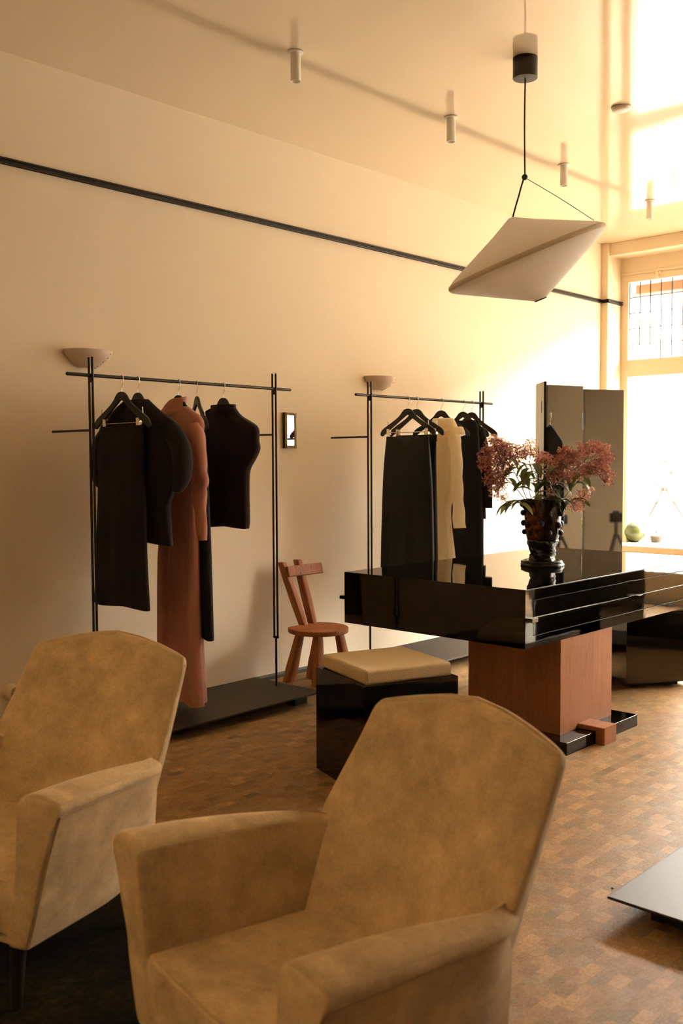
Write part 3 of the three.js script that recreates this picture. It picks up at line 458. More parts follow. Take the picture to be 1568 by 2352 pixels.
// ---------- black lacquer table ----------
{
  const t = thing('display_table', 'large glossy black lacquered table on a wood pedestal with a vase on it', 'table', [1.652, 0, -4.717]);
  const X = 0.553, Z = 0.984, B = 0.516, T = 0.783, D = 0.016, g = 0.0034, y0 = 0.567, y1 = 0.7325;
  mesh('table_top', box(-X, X, T - 0.004, T, -Z, Z, 0.0012, 2), M.lacquerTop, t);
  mesh('case', box(-X + D, X - D, B, T - 0.004, -Z, Z, 0.0004), M.lacquer, t);
  for (const s of [1, -1]) {
    const a = s * (X - D), b = s * X, put = (n, q0, q1, z0, z1) => mesh(n, box(a, b, q0, q1, z0, z1, 0.0004), M.lacquer, t);
    put('side_rail', B, y0, -Z, Z); put('side_rail', y1, T - 0.0041, -Z, Z);
    for (const [z0, z1] of [[Z - 0.065, Z], [-Z, -Z + 0.065], [-0.060, 0.020]]) put('side_stile', y0, y1, z0, z1);
    mesh('groove', box(s * (X - D), s * (X - D + 0.001), y0, y1, -Z + 0.065, Z - 0.065, 0.0002), M.groove, t);
    for (const [z0, z1] of [[0.020 + g, Z - 0.065 - g], [-Z + 0.065 + g, -0.060 - g]]) mesh('drawer', merge([box(a + s * 0.002, b, y0 + g, 0.6450, z0, z1, 0.0003), box(a + s * 0.002, b, 0.6490, y1 - g, z0, z1, 0.0003)]), M.lacquer, t);
    for (const [z0, z1] of [[-0.030, Z], [-Z, -0.036]]) mesh('pull_bar', merge([box(s * (X - 0.002), s * (X + 0.007), 0.643, 0.651, z0, z1, 0.0005), box(s * (X - 0.002), s * (X + 0.036), 0.638, 0.656, z1 - 0.05, z1, 0.0008), box(s * (X - 0.002), s * (X + 0.012), 0.639, 0.655, z0, z0 + 0.04, 0.0008)]), M.lacquer, t);
  }
  // wood pedestal, its black foot and the block that clasps it
  mesh('pedestal', box(0.014, 0.548, 0.0, B, 0.169, 0.669, 0.002, 2), M.veneer, t);
  mesh('foot_bar', box(0.40, 0.641, 0, 0.0595, 0.067, 0.767, 0.0025, 2), M.lacquer, t);
  const cb = new THREE.Shape(); [[0.551, 0.064], [0.646, 0.064], [0.646, 0.004], [0.686, 0.004], [0.686, 0.080], [0.551, 0.080]].forEach(([x, y], i) => i ? cb.lineTo(x, y) : cb.moveTo(x, y));
  const cg = new THREE.ExtrudeGeometry(cb, { depth: 0.112, bevelEnabled: true, bevelThickness: 0.004, bevelSize: 0.004, bevelSegments: 3 }); cg.translate(0, 0, 0.389); mesh('clasp_block', metric(cg), M.veneer, t);
}
function stool(label, x, z, turn, up = 0.002) {
  const t = thing('stool', label, 'stool', [x, 0, z], turn, null), a = 0.225;
  mesh('plinth', box(-a + 0.075, a - 0.075, 0, up + 0.002, -a + 0.075, a - 0.075, 0.0005), M.black, t);
  mesh('box', box(-a, a, up, 0.456, -a, a, 0.0015, 2), M.lacquer, t);
  const c = 0.205, g = new RoundedBoxGeometry(2 * c, 0.060, 2 * c, 5, 0.013), p = g.attributes.position;
  for (let i = 0; i < p.count; i++) { const u = p.getX(i) / c, w = p.getZ(i) / c, y = p.getY(i); if (y > 0) p.setY(i, y + 0.0015 * (1 - u * u) * (1 - w * w)); }
  g.computeVertexNormals(); g.translate(0, 0.485, 0);
  const m = mesh('cushion', metric(g), M.leather, t);
  for (const [x2, z2] of [[c, c], [-c, c], [c, -c], [-c, -c]]) mesh('seam', rod([x2 * 0.985, 0.458, z2 * 0.985], [x2 * 0.985, 0.503, z2 * 0.985], 0.0016, 8), M.leather, m);
}
stool('square black lacquered stool with a beige leather cushion, in front of the table', 1.857, -3.178, -0.349);
stool('square black lacquered stool tucked in under the window end of the table', 1.828, -5.655, 0.944, 0.034);

// ---------- folding screen ----------
{
  const t = thing('folding_screen', 'tall glossy dark three-panel folding screen behind the flowers', 'screen', [0.9, 0, -6.4]);
  const leaf = (ax, az, bx, bz, slot) => {
    const L = Math.hypot(bx - ax, bz - az), g = [];
    if (!slot) g.push(box(0, L, 0.015, 1.9, -0.009, 0.009, 0.001)); else { const s0 = L - 0.075, s1 = L - 0.060; g.push(box(0, s0, 0.015, 1.9, -0.009, 0.009, 0.001), box(s1, L, 0.015, 1.9, -0.009, 0.009, 0.001), box(s0, s1, 0.015, 1.69, -0.009, 0.009, 0.0005), box(s0, s1, 1.772, 1.9, -0.009, 0.009, 0.0005)); }
    const m = mesh('panel', merge(g), M.screen, t); m.position.set(ax - 0.9, 0, az + 6.4); m.rotation.y = -Math.atan2(bz - az, bx - ax); return m;
  };
  leaf(0.824, -6.035, 1.000, -5.857, true); leaf(0.842, -6.132, 0.958, -6.431); leaf(0.812, -6.715, 0.976, -7.022);
  leaf(0.835, -6.040, 0.838, -6.125); leaf(0.95, -6.436, 0.818, -6.71);
  for (const y of [0.25, 0.95, 1.65]) for (const [x, z] of [[0.058, -0.031], [-0.085, -0.315]]) mesh('hinge', rod([x, y - 0.06, z], [x, y + 0.06, z], 0.006), M.chrome, t);
}
{
  const p = [1.022, 1.675, -5.885];
  hanger('black hanger with a pale hook, hung from the edge of the dark folding screen', null, p, -0.62, false);
  const t = garment('navy_jacket', 'dark navy garment hanging on the folding screen behind the flowers', 'jacket', p, -0.62);
  mesh('body', cloth({ top: 1.590, hem: 0.95, left: C([1.59, -0.03], [1.55, -0.10], [1.49, -0.18], [0.95, -0.19]), right: C([1.59, 0.04], [1.55, 0.10], [1.48, 0.20], [1.3, 0.225], [0.95, 0.23]), depth: C([1.59, 0.014], [1.45, 0.022], [0.95, 0.025]), folds: [[0.004, 6, 0.3]] }), std({ color: lin(0.003, 0.003, 0.0042), roughness: 1 }), t);
}

{
  const t = thing('reflection_slab', 'long low black slab added out of view to darken the reflection in the stool', 'reflection_slab', [3.46, 0, -5.25]);  // unseen piece added to put a dark band into the stool's gloss
  mesh('seat', box(-0.26, 0.26, 0.09, 0.20, -0.72, 0.72, 0.003), M.lacquer, t); for (const z of [-0.55, 0.55]) mesh('foot', box(-0.2, 0.2, 0, 0.09, z - 0.05, z + 0.05, 0.002), M.black, t);
}
// added out of view, only to give the table's glossy side a dark reflection
{
  const t = thing('reflection_plinth', 'tall black plinth added out of view to darken the reflection in the table side', 'plinth', [3.44, 0, -6.55]);
  mesh('block', box(-0.27, 0.27, 0.02, 0.95, -0.33, 0.33, 0.002), M.lacquer, t); mesh('foot', box(-0.2, 0.2, 0, 0.021, -0.26, 0.26, 0.002), M.black, t);
}
// ---------- plate of another rack, right foreground ----------
{
  const t = thing('display_platform', 'low grey steel platform on the wood floor at the right edge', 'platform', [3.467, 0, -3.27]);
  mesh('base_plate', box(-0.262, 0.262, 0.056, 0.065, -0.66, 0.655, 0.004, 3), M.plate, t);
  for (const [a, b] of [[-0.10, 0.52], [0.14, 0.52], [-0.10, -0.52], [0.14, -0.52]]) mesh('foot', box(a - 0.06, a + 0.06, 0, 0.056, b - 0.06, b + 0.06, 0.003), M.black, t);
}
for (const [x, z, s] of [[3.124, -2.805, 1], [3.148, -2.947, 0.6]]) { const g = new THREE.IcosahedronGeometry(0.0035 * s, 1); g.scale(1.2, 0.8, 1); g.translate(x, 0.0028 * s, z); tag(mesh(numbered('crumb'), g, M.darkWood, scene), s === 1 ? 'dark crumb on the wood floor, the larger one, off the corner of the grey platform' : 'tiny dark crumb on the wood floor close to the edge of the grey platform', 'crumb'); }
// ---------- upholstered armchairs ----------
function armchairParts() {
  const hw = curve([[0.16, 0.272], [0.33, 0.305], [0.45, 0.335], [0.517, 0.345], [0.60, 0.336], [0.70, 0.317], [0.83, 0.298]]), hr = curve([[0.16, 0.235], [0.33, 0.254], [0.58, 0.266], [0.75, 0.280], [0.83, 0.284]]);
  const zf = (y) => -0.172 - 0.42 * (y - 0.323), wing = curve([[0.16, 0.08], [0.33, 0.09], [0.45, 0.085], [0.53, 0.072], [0.62, 0.046], [0.72, 0.020], [0.83, 0.006]]);
  const zr = curve([[0.16, -0.270], [0.34, -0.302], [0.58, -0.375], [0.77, -0.432], [0.83, -0.448]]);
  const yt = (s) => 0.830 - 0.056 * Math.pow(s * s + 0.02, 0.72);
  const rings = [], vs = []; for (let j = 0; j <= 34; j++) vs.push(j / 34 * 0.945); for (let j = 1; j <= 9; j++) vs.push(0.945 + 0.055 * Math.sin(j / 9 * Math.PI / 2));
  const n = 88;
  for (const v of vs) {
    const ring = [], e = v > 0.945 ? Math.sqrt(Math.max(0, 1 - ((v - 0.945) / 0.055) ** 2)) : 1;
    for (let i = 0; i < n; i++) {
      const a = 2 * Math.PI * i / n, c = Math.cos(a), q = Math.sin(a), s = Math.sign(c) * Math.pow(Math.abs(c), 0.42), side = Math.sign(q) * Math.pow(Math.abs(q), 0.52);
      const y = 0.165 + v * (yt(s) - 0.165), f = zf(y) + wing(y) * Math.pow(Math.abs(s), 2.4) + 0.012 * (1 - s * s) * sstep(0.35, 0.5, y) * (1 - sstep(0.6, 0.8, y)), b = zr(y) + 0.010 * s * s, mid = (f + b) / 2, h = (f - b) / 2;
      ring.push([lerp(hr(y), hw(y), 0.5 + 0.5 * side) * s * (0.945 + 0.055 * e) , y, mid + h * side * (0.25 + 0.75 * e)]);
    }
    rings.push(ring.reverse());
  }
  const back = metric(loft(rings));
  // arm, X > 0
  const ytop = curve([[-0.27, 0.508], [-0.19, 0.522], [-0.05, 0.541], [0.12, 0.555], [0.28, 0.560]]), xi = curve([[-0.27, 0.235], [-0.22, 0.262], [-0.15, 0.282], [0.0, 0.278], [0.28, 0.272]]), xo = curve([[-0.27, 0.285], [-0.22, 0.322], [-0.18, 0.348], [-0.13, 0.367], [0.0, 0.389], [0.15, 0.405], [0.28, 0.411]]);
  const section = (z, k) => {   // k: how far the end has rounded in
    const t = ytop(z), a = xi(z), b = xo(z), e = lerp(0.246, 0.290, sstep(-0.30, 0.02, z)), P = [[a + 0.004, t - 0.030], [a + 0.012, t - 0.010], [a + 0.036, t + 0.001], [(a + b) / 2, t + 0.004], [b - 0.030, t + 0.000], [b - 0.008, t - 0.010], [b, t - 0.024], [b - 0.003, t - 0.036], [b - 0.013, t - 0.041], [b - 0.016, t - 0.050],
      [lerp(b, e, 0.33) - 0.006, lerp(t, 0.168, 0.38)], [lerp(b, e, 0.66), lerp(t, 0.168, 0.68)], [e + 0.010, 0.196], [e + 0.002, 0.176], [e - 0.012, 0.168], [0.236, 0.166], [0.228, 0.176], [0.226, 0.20], [lerp(a, 0.240, 0.75), 0.30], [lerp(a, 0.240, 0.35), lerp(0.33, t, 0.45)]];
    const c = new THREE.CatmullRomCurve3(P.map(([x, y]) => V(x, y, 0)), true, 'catmullrom', 0.5).getPoints(64).slice(0, 64), cx = (a + b) / 2 - 0.02, cy = 0.36;
    return c.map((p) => { const dx = p.x - cx, dy = p.y - cy, L = Math.hypot(dx, dy), m = Math.max(0, L - k) / L; return [cx + dx * m, cy + dy * m, z]; });
  };
  const arm = (s) => { const R = []; for (let j = 0; j <= 24; j++) R.push(section(lerp(-0.255, 0.259, j / 24), 0)); for (let j = 1; j <= 8; j++) { const a = j / 8 * Math.PI / 2; R.push(section(0.259 + 0.018 * Math.sin(a), 0.018 * (1 - Math.cos(a)))); } const r = R.map((q) => q.map(([x, y, z]) => [s * x, y, z + (0.55 - y) * -0.012])); return metric(loft(s > 0 ? r.map((q) => q.slice().reverse()) : r)); };
  // seat: a crowned, tapered pad
  const seat = new RoundedBoxGeometry(1, 0.15, 1, 8, 0.028), p = seat.attributes.position;
  for (let i = 0; i < p.count; i++) { const u = p.getX(i), w = p.getZ(i), f = w + 0.5, crown = Math.max(0, 1 - 4 * u * u) * Math.sin(Math.PI * clamp(f * 0.9 + 0.1, 0, 1)); p.setXYZ(i, u * lerp(0.50, 0.535, f), p.getY(i) + 0.255 + (p.getY(i) > 0 ? 0.022 * crown : 0) + 0.006 * f, lerp(-0.235, 0.268, f)); }
  seat.computeVertexNormals(); metric(seat);
  const rail = box(-0.255, 0.255, 0.168, 0.30, 0.20, 0.262, 0.008, 3);
  const pip = [tube([[-0.258, 0.325, 0.258], [-0.12, 0.334, 0.268], [0.12, 0.334, 0.268], [0.258, 0.325, 0.258]], 0.0038, 30)];
  const seams = (s) => { const q = []; for (let i = 0; i <= 10; i++) { const z = lerp(-0.17, 0.255, i / 10); q.push(V(s * (xo(z) - 0.0135), ytop(z) - 0.0435, z)); } const down = [V(s * (xo(0.26) - 0.012), ytop(0.26) - 0.042, 0.258), V(s * 0.366, 0.42, 0.262), V(s * 0.325, 0.28, 0.264), V(s * 0.296, 0.18, 0.266)]; return [tube(q, 0.0036, 30), tube(down, 0.0034, 20)]; };
  const edge = (s) => { const q = []; for (let i = 0; i <= 9; i++) { const y = lerp(0.50, 0.752, i / 9), f = zf(y) + wing(y), b = zr(y) + 0.022; q.push(V(s * (lerp(hr(y), hw(y), 0.5) + 0.0005), y, lerp(f, b, 0.5))); } return tube(q, 0.0026, 26); };
  const leg = (x, z, fx, fz) => { const R = []; for (const [k, w] of [[0, 0.019], [0.15, 0.0185], [0.6, 0.015], [1, 0.0125]]) R.push([[1, 0.55], [0.55, 1], [-0.55, 1], [-1, 0.55], [-1, -0.55], [-0.55, -1], [0.55, -1], [1, -0.55]].map(([a, b]) => [lerp(x, fx, k) + a * w, lerp(0.172, 0, k), lerp(z, fz, k) + b * w])); return loft(R); };
  return { back, arm, seat, rail, pip, seams, edge, leg };
}
{
  const P = armchairParts();
  const t = thing('armchair', 'beige velvet armchair in the right foreground, its seat showing', 'armchair', [3.239, 0.006, -1.373], -0.198);
  mesh('backrest', P.back, M.velvet, t);
  for (const s of [-1, 1]) { const a = mesh('armrest', P.arm(s), M.velvet, t); mesh('piping', merge(P.seams(s)), M.velvet, a); }
  const c = mesh('seat_cushion', P.seat, M.velvet, t); mesh('piping', P.pip[0], M.velvet, c);
  mesh('front_rail', P.rail, M.velvet, t);
  mesh('edge_seam', merge([P.edge(-1), P.edge(1)]), M.velvet, t);
  for (const [x, z, fx, fz] of [[0.232, 0.238, 0.226, 0.243], [-0.232, 0.238, -0.226, 0.243], [0.22, -0.25, 0.21, -0.30], [-0.22, -0.25, -0.21, -0.30]]) mesh('leg', P.leg(x, z, fx, fz), M.darkWood, t);
  const d = t.clone(); d.name = numbered('armchair'); d.position.set(2.089, 0.006, -1.343); d.rotation.y = 0.272; scene.add(d);
  d.userData.label = 'beige velvet armchair at the left edge, partly behind the other armchair, one dark leg showing';
}

{
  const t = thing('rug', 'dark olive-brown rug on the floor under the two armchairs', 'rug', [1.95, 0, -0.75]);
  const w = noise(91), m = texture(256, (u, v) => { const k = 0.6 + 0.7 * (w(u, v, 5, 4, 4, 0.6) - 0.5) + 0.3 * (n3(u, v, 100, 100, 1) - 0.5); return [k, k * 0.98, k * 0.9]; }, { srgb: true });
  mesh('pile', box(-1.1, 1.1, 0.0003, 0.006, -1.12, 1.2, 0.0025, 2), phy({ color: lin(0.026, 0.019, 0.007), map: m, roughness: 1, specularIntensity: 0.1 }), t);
}
// ---------- vase and flowers ----------
const VX = 1.712, VZ = -4.674, TT = 0.783, AX = V(0.729, 0, -0.6845), AD = V(0.6845, 0, 0.729);
const VP = (r, y, d) => V(VX, TT + y, VZ).addScaledVector(AX, r).addScaledVector(AD, d);
{
  const t = thing('vase', 'smoky brown resin vase studded with dark knobs on a melted black foot, on the table', 'vase', [VX, TT, VZ]), r = rng(77);
  const resin = phy({ color: lin(1, 0.9, 0.78), transmission: 1, thickness: 0.006, ior: 1.35, roughness: 0.10, attenuationColor: lin(0.24, 0.145, 0.075), attenuationDistance: 0.0042, bumpMap: rep(glossBump, 3), bumpScale: 0.004 });
  const prof = curve([[0.11, 0.072], [0.136, 0.080], [0.173, 0.091], [0.23, 0.097], [0.30, 0.101], [0.362, 0.105]]);
  const out = [], inn = []; for (let i = 0; i <= 16; i++) { const y = lerp(0.112, 0.360, i / 16); out.push([prof(y), y]); inn.unshift([prof(y) - 0.0055, Math.max(y, 0.118)]); }
  const body = lathe([[0.0001, 0.112], ...out, [prof(0.36) - 0.0027, 0.363], ...inn, [0.0001, 0.118]], 64);
  mesh('bowl', body, resin, t);
  const gl = std({ color: lin(0.004, 0.0028, 0.002), roughness: 0.22, bumpMap: rep(glossBump, 6), bumpScale: 0.006 });
  const lump = (y, base, k) => { const R = []; for (let i = 0; i < 48; i++) { const a = 2 * Math.PI * i / 48; const q = base * (1 + k * (0.5 * Math.sin(3 * a + y * 90) + 0.4 * Math.sin(8 * a - y * 170) + 0.4 * Math.sin(14 * a + y * 330))); R.push([q * Math.cos(a), y, -q * Math.sin(a)]); } return R; };
  mesh('melted_base', loft([[0.006, 0.066], [0.02, 0.069], [0.036, 0.073], [0.045, 0.067], [0.058, 0.070], [0.070, 0.066], [0.082, 0.070], [0.094, 0.069], [0.106, 0.074], [0.118, 0.080], [0.132, 0.084], [0.142, 0.083], [0.146, 0.079]].map(([y, b]) => lump(y, b, 0.085))), gl, t);
  mesh('foot_ring', merge([0.0085, 0.0225].map((y, k) => { const ps = []; for (let i = 0; i < 60; i++) { const a = 2 * Math.PI * i / 60, q = (k ? 0.104 : 0.110) * (1 + 0.035 * Math.sin(5 * a + k) + 0.02 * Math.sin(9 * a + 2 * k)); ps.push(V(q * Math.cos(a), y + 0.002 * Math.sin(4 * a + k), q * Math.sin(a))); } const c = new THREE.CatmullRomCurve3(ps, true); return new THREE.TubeGeometry(c, 120, 0.0085, 10, true); }).concat([loft([lump(0.002, 0.106, 0.02), lump(0.010, 0.108, 0.02), lump(0.024, 0.102, 0.03), lump(0.028, 0.080, 0.03)])])), gl, t);
  [[0.336, 0.0165, 7, 0.2], [0.292, 0.0145, 7, 0.75], [0.232, 0.0165, 7, 0.1], [0.185, 0.0145, 6, 0.6]].forEach(([y, s, n, ph]) => { for (let i = 0; i < n; i++) { const a = 2 * Math.PI * (i + ph) / n + (r() - 0.5) * 0.15, q = prof(y) + s * 0.45, g = new THREE.SphereGeometry(s * (0.9 + 0.2 * r()), 18, 14); g.scale(1, 1.08, 1); g.translate(q * Math.cos(a), y + (r() - 0.5) * 0.012, q * Math.sin(a)); mesh('knob', g, gl, t); } });
  // dark water line and stems' foot inside
}
const leafMat = phy({ color: lin(0.10, 0.125, 0.032), roughness: 0.6, transmission: 0.3, thickness: 0, side: THREE.DoubleSide }), leafLight = phy({ color: lin(0.20, 0.22, 0.055), roughness: 0.55, side: THREE.DoubleSide });
const stemMat = std({ color: lin(0.20, 0.10, 0.045), roughness: 0.7 }), pinkMat = phy({ transmission: 0.35, thickness: 0,  color: lin(0.50, 0.175, 0.16), roughness: 0.85, side: THREE.DoubleSide }), paleMat = phy({ transmission: 0.35, thickness: 0,  color: lin(0.80, 0.46, 0.32), roughness: 0.85, side: THREE.DoubleSide }), deepMat = phy({ transmission: 0.3, thickness: 0,  color: lin(0.26, 0.075, 0.07), roughness: 0.85, side: THREE.DoubleSide });
function leafGeo(base, dir, len, wid, droop, twist) {   // an arching blade folded along its midrib
  const pos = [], idx = [], uv = [], N = 9, d = dir.clone().normalize(), side0 = d.clone().cross(V(0, 1, 0)).normalize(); let p = base.clone(), cur = d.clone();
  for (let i = 0; i <= N; i++) {
    const f = i / N, w = wid * Math.pow(Math.sin(Math.PI * Math.min(0.98, 0.04 + 0.96 * f) ** 0.8), 0.9), sd = side0.clone().applyAxisAngle(cur, twist * f), up = sd.clone().cross(cur).normalize();
    for (const s of [-1, 0, 1]) { const q = p.clone().addScaledVector(sd, s * w).addScaledVector(up, s ? w * 0.28 : 0); pos.push(...q.toArray()); uv.push(s * wid, f * len); }
    cur = cur.clone().add(V(0, -droop / N, 0)).normalize(); p = p.clone().addScaledVector(cur, len / N);
  }
  for (let i = 0; i < N; i++) for (let k = 0; k < 2; k++) { const a = i * 3 + k; idx.push(a, a + 1, a + 3, a + 1, a + 4, a + 3); }
  const g = new THREE.BufferGeometry(); g.setAttribute('position', new THREE.Float32BufferAttribute(pos, 3)); g.setAttribute('uv', new THREE.Float32BufferAttribute(uv, 2)); g.setIndex(idx); g.computeVertexNormals(); return g;
}
function florets(list) {   // [[centre, outward, size], ...] -> five narrow petals each and a stub of calyx
  const pos = [], idx = []; 
  for (const [c, o, s] of list) {
    const a = o.clone().normalize(), u = V(a.y, a.z, a.x).cross(a).normalize(), w = a.clone().cross(u);
    for (let k = 0; k < 5; k++) {
      const t = k * 2 * Math.PI / 5 + s * 900, e = u.clone().multiplyScalar(Math.cos(t)).addScaledVector(w, Math.sin(t)), f = a.clone().cross(e), tip = c.clone().addScaledVector(e, s * 0.86).addScaledVector(a, s * 0.62), m = c.clone().addScaledVector(e, s * 0.42).addScaledVector(a, s * 0.38), b = pos.length / 3;
      pos.push(...c.clone().addScaledVector(a, -s * 0.25).toArray(), ...m.clone().addScaledVector(f, s * 0.20).toArray(), ...tip.toArray(), ...m.clone().addScaledVector(f, -s * 0.20).toArray()); idx.push(b, b + 1, b + 2, b, b + 2, b + 3);
    }
  }
  const g = new THREE.BufferGeometry(); g.setAttribute('position', new THREE.Float32BufferAttribute(pos, 3)); g.setIndex(idx); g.computeVertexNormals(); return g;
}
{
  const PX = 0.00212, at = (x, y, d) => VP((x - 1245) * PX, (1300 - y) * PX - 0.002, d);
  const stems = [   // label, bend, depth, [cluster x, y, radius, how pale, how thick], leaves
    ['far left, drooping over the black clothes', 0.05, [[1098, 1035, 27, 0.1, 1.15], [1092, 1010, 20, 0.1, 1], [1112, 1075, 26, 0.15, 1.1], [1118, 1108, 17, 0.3, 0.7]], 2],
    ['tallest of the left side, pink head on top', 0.02, [[1116, 985, 24, 0.35, 1.15], [1138, 988, 22, 0.3, 1], [1126, 1012, 26, 0.2, 1.1], [1112, 968, 13, 0.5, 0.5]], 2],
    ['upper middle of the left side', -0.04, [[1160, 1000, 23, 0.15, 1.05], [1150, 1025, 26, 0.2, 1.1], [1142, 1050, 24, 0.25, 1]], 3],
    ['loose and airy, right end of the left bunch', 0.0, [[1192, 1005, 24, 0.15, 1], [1214, 984, 17, 0.75, 0.45], [1222, 1004, 14, 0.8, 0.4], [1178, 1020, 15, 0.2, 0.7]], 4],
    ['low on the left side, small and dark', 0.06, [[1136, 1122, 15, 0.5, 0.4], [1128, 1085, 20, 0.15, 0.9], [1120, 1060, 16, 0.2, 0.8]], 4],
    ['left end of the right bunch, before the screen', -0.03, [[1246, 1020, 20, 0.3, 0.95], [1262, 1030, 21, 0.5, 1], [1236, 1034, 13, 0.4, 0.6]], 2],
    ['middle of the right bunch, deep pink', 0.01, [[1306, 1012, 24, 0.05, 1.1], [1286, 1028, 22, 0.35, 1], [1322, 1026, 24, 0.1, 1.1], [1296, 1000, 12, 0.3, 0.6]], 3],
    ['tallest of the right bunch', -0.05, [[1382, 994, 24, 0.35, 1], [1358, 1004, 20, 0.25, 0.9], [1350, 988, 11, 0.5, 0.35], [1410, 996, 14, 0.3, 0.7]], 2],
    ['far right, by the bright window', 0.03, [[1404, 1018, 22, 0.1, 1.1], [1388, 1040, 25, 0.3, 1.05], [1366, 1046, 22, 0.35, 0.95], [1404, 1062, 20, 0.3, 0.9], [1410, 1082, 13, 0.3, 0.7]], 3],
    ['inner right, low and close to the vase', 0.05, [[1272, 1060, 24, 0.15, 1.05], [1300, 1066, 22, 0.3, 1], [1262, 1076, 14, 0.4, 0.6]], 4],
    ['pale one hanging low on the right', 0.03, [[1342, 1118, 19, 0.85, 0.6], [1326, 1140, 21, 0.9, 0.75], [1366, 1104, 12, 0.8, 0.4], [1338, 1152, 11, 0.9, 0.5]], 2],
    ['short one just over the vase rim', 0.07, [[1262, 1108, 12, 0.5, 0.5], [1340, 1060, 20, 0.4, 0.9]], 3],
  ];
  stems.forEach(([where, dz, heads, nl], si) => {
    const r = rng(300 + si * 17), t = thing('flowering_stem', 'pink flower stem in the vase, ' + where, 'flower', [0, 0, 0], 0, 'flowering stems in the brown vase');
    const left = heads[0][0] < 1230, tip = at(heads[0][0] + (left ? 18 : -14), heads[0][1] + 22, dz), rim = at(1245 + (heads[0][0] - 1245) * 0.26, 1143, dz * 0.4 + (r() - 0.5) * 0.05), low = at(1245 - (heads[0][0] - 1245) * 0.12, 1232, (r() - 0.5) * 0.05);
    const mid = rim.clone().lerp(tip, 0.55).add(V(0, 0.030, 0)), path = new THREE.CatmullRomCurve3([low, rim, mid, tip]);
    mesh('stem', new THREE.TubeGeometry(path, 28, 0.0023, 7), stemMat, t);
    const twigs = [], pink = [], pale = [], deep = [];
    for (const [x, y, rad, light, thick] of heads) {
      const c = at(x, y, dz + (r() - 0.5) * 0.05), R = rad * PX * 0.97, n = Math.round(185 * thick * (rad / 24) ** 2.2) + 16, from = path.getPoint(0.72 + 0.28 * r());
      const hub = c.clone().lerp(from, 0.32).add(V(0, -R * 0.3, 0)); twigs.push(tube([from, from.clone().lerp(hub, 0.5).add(V(0, 0.008, 0)), hub], 0.0013, 8, 5));
      for (let i = 0; i < 9; i++) { const d = V(r() - 0.5, r() * 0.8 - 0.25, r() - 0.5).normalize(); twigs.push(tube([hub, hub.clone().lerp(c, 0.6).addScaledVector(d, R * 0.25), c.clone().addScaledVector(d, R * 0.85)], 0.0007, 5, 4)); }
      for (let i = 0; i < n; i++) { const d = V(r() * 2 - 1, r() * 2 - 0.9, r() * 2 - 1); if (d.length() > 1.15) { i--; continue; } const rr = Math.pow(r(), 0.42); d.normalize(); const p = c.clone().add(V(d.x * 1.15, d.y * 0.92, d.z * 1.1).multiplyScalar(R * rr)), o = d.clone().add(V(r() - 0.5, r() - 0.1, r() - 0.5)); (r() < 0.12 + light ? pale : r() < 0.22 ? deep : pink).push([p, o, 0.0066 + 0.0042 * r()]); }
    }
    mesh('twigs', merge(twigs), stemMat, t).userData.kind = 'stuff';
    for (const [nm, l, m] of [['blossom', pink, pinkMat], ['pale_blossom', pale, paleMat], ['dark_blossom', deep, deepMat]]) if (l.length) mesh(nm, florets(l), m, t).userData.kind = 'stuff';
    for (let i = 0; i < nl; i++) for (const s of [0, 1]) {
      const f = 0.55 + 0.42 * (i + r() * 0.6) / nl, b = path.getPoint(f), d = V(0, 0, 0).addScaledVector(AX, (left ? -0.2 : 0.25) + (s ? 0.9 : -0.9)).addScaledVector(AD, (r() - 0.4) * 1.5).add(V(0, 0.25 + 0.4 * r(), 0));
      mesh('leaf', leafGeo(b, d, 0.095 + 0.055 * r(), 0.021 + 0.008 * r(), 1.4 + 1.4 * r(), (r() - 0.5) * 1.4), r() < 0.25 ? leafLight : leafMat, t);
    }
  });
}

// ---------- pots on the window ledge ----------
{
  const glaze = std({ map: rep(glazeMap, 1), color: lin(0.16, 0.165, 0.11), roughness: 0.25 });
  const t = thing('round_pot', 'round green glazed stoneware pot on the bright window ledge', 'pot', [0.188, LEDGE, -8.812]);
  const p = []; for (let i = 0; i <= 24; i++) { const a = lerp(-1.15, 1.28, i / 24); p.push([0.103 * Math.cos(a), 0.098 + 0.100 * Math.sin(a)]); }
  mesh('body', lathe([[0.0001, 0], [0.040, 0], [0.043, 0.006], ...p, [0.027, 0.199], [0.0255, 0.197], [0.03, 0.19]], 56), glaze, t);
  for (const a of [0.15, 1.7, 3.3, 4.85]) { const g = new THREE.TorusGeometry(0.008, 0.0032, 8, 18); g.rotateY(a + Math.PI / 2); g.translate(0.089 * Math.cos(a), 0.155, -0.089 * Math.sin(a)); mesh('lug', g, M.darkWood, t); }
  const u = thing('lidded_pot', 'small grey lidded pot with a dark knob on the bright window ledge', 'pot', [0.348, LEDGE, -8.945]);
  const grey = std({ color: lin(0.05, 0.042, 0.034), roughness: 0.5 });
  mesh('body', lathe([[0.0001, 0], [0.045, 0], [0.050, 0.004], [0.053, 0.012], [0.064, 0.045], [0.070, 0.060], [0.069, 0.064], [0.063, 0.062]], 48), grey, u);
  mesh('lid', lathe([[0.067, 0.064], [0.060, 0.071], [0.030, 0.080], [0.0001, 0.082]], 48), std({ color: lin(0.55, 0.46, 0.34), roughness: 0.35 }), u);
  mesh('knob', merge([lathe([[0.0001, 0.081], [0.017, 0.081], [0.017, 0.085], [0.006, 0.087], [0.0055, 0.094], [0.009, 0.100], [0.007, 0.105], [0.0001, 0.107]], 28)]), M.darkWood, u);
}

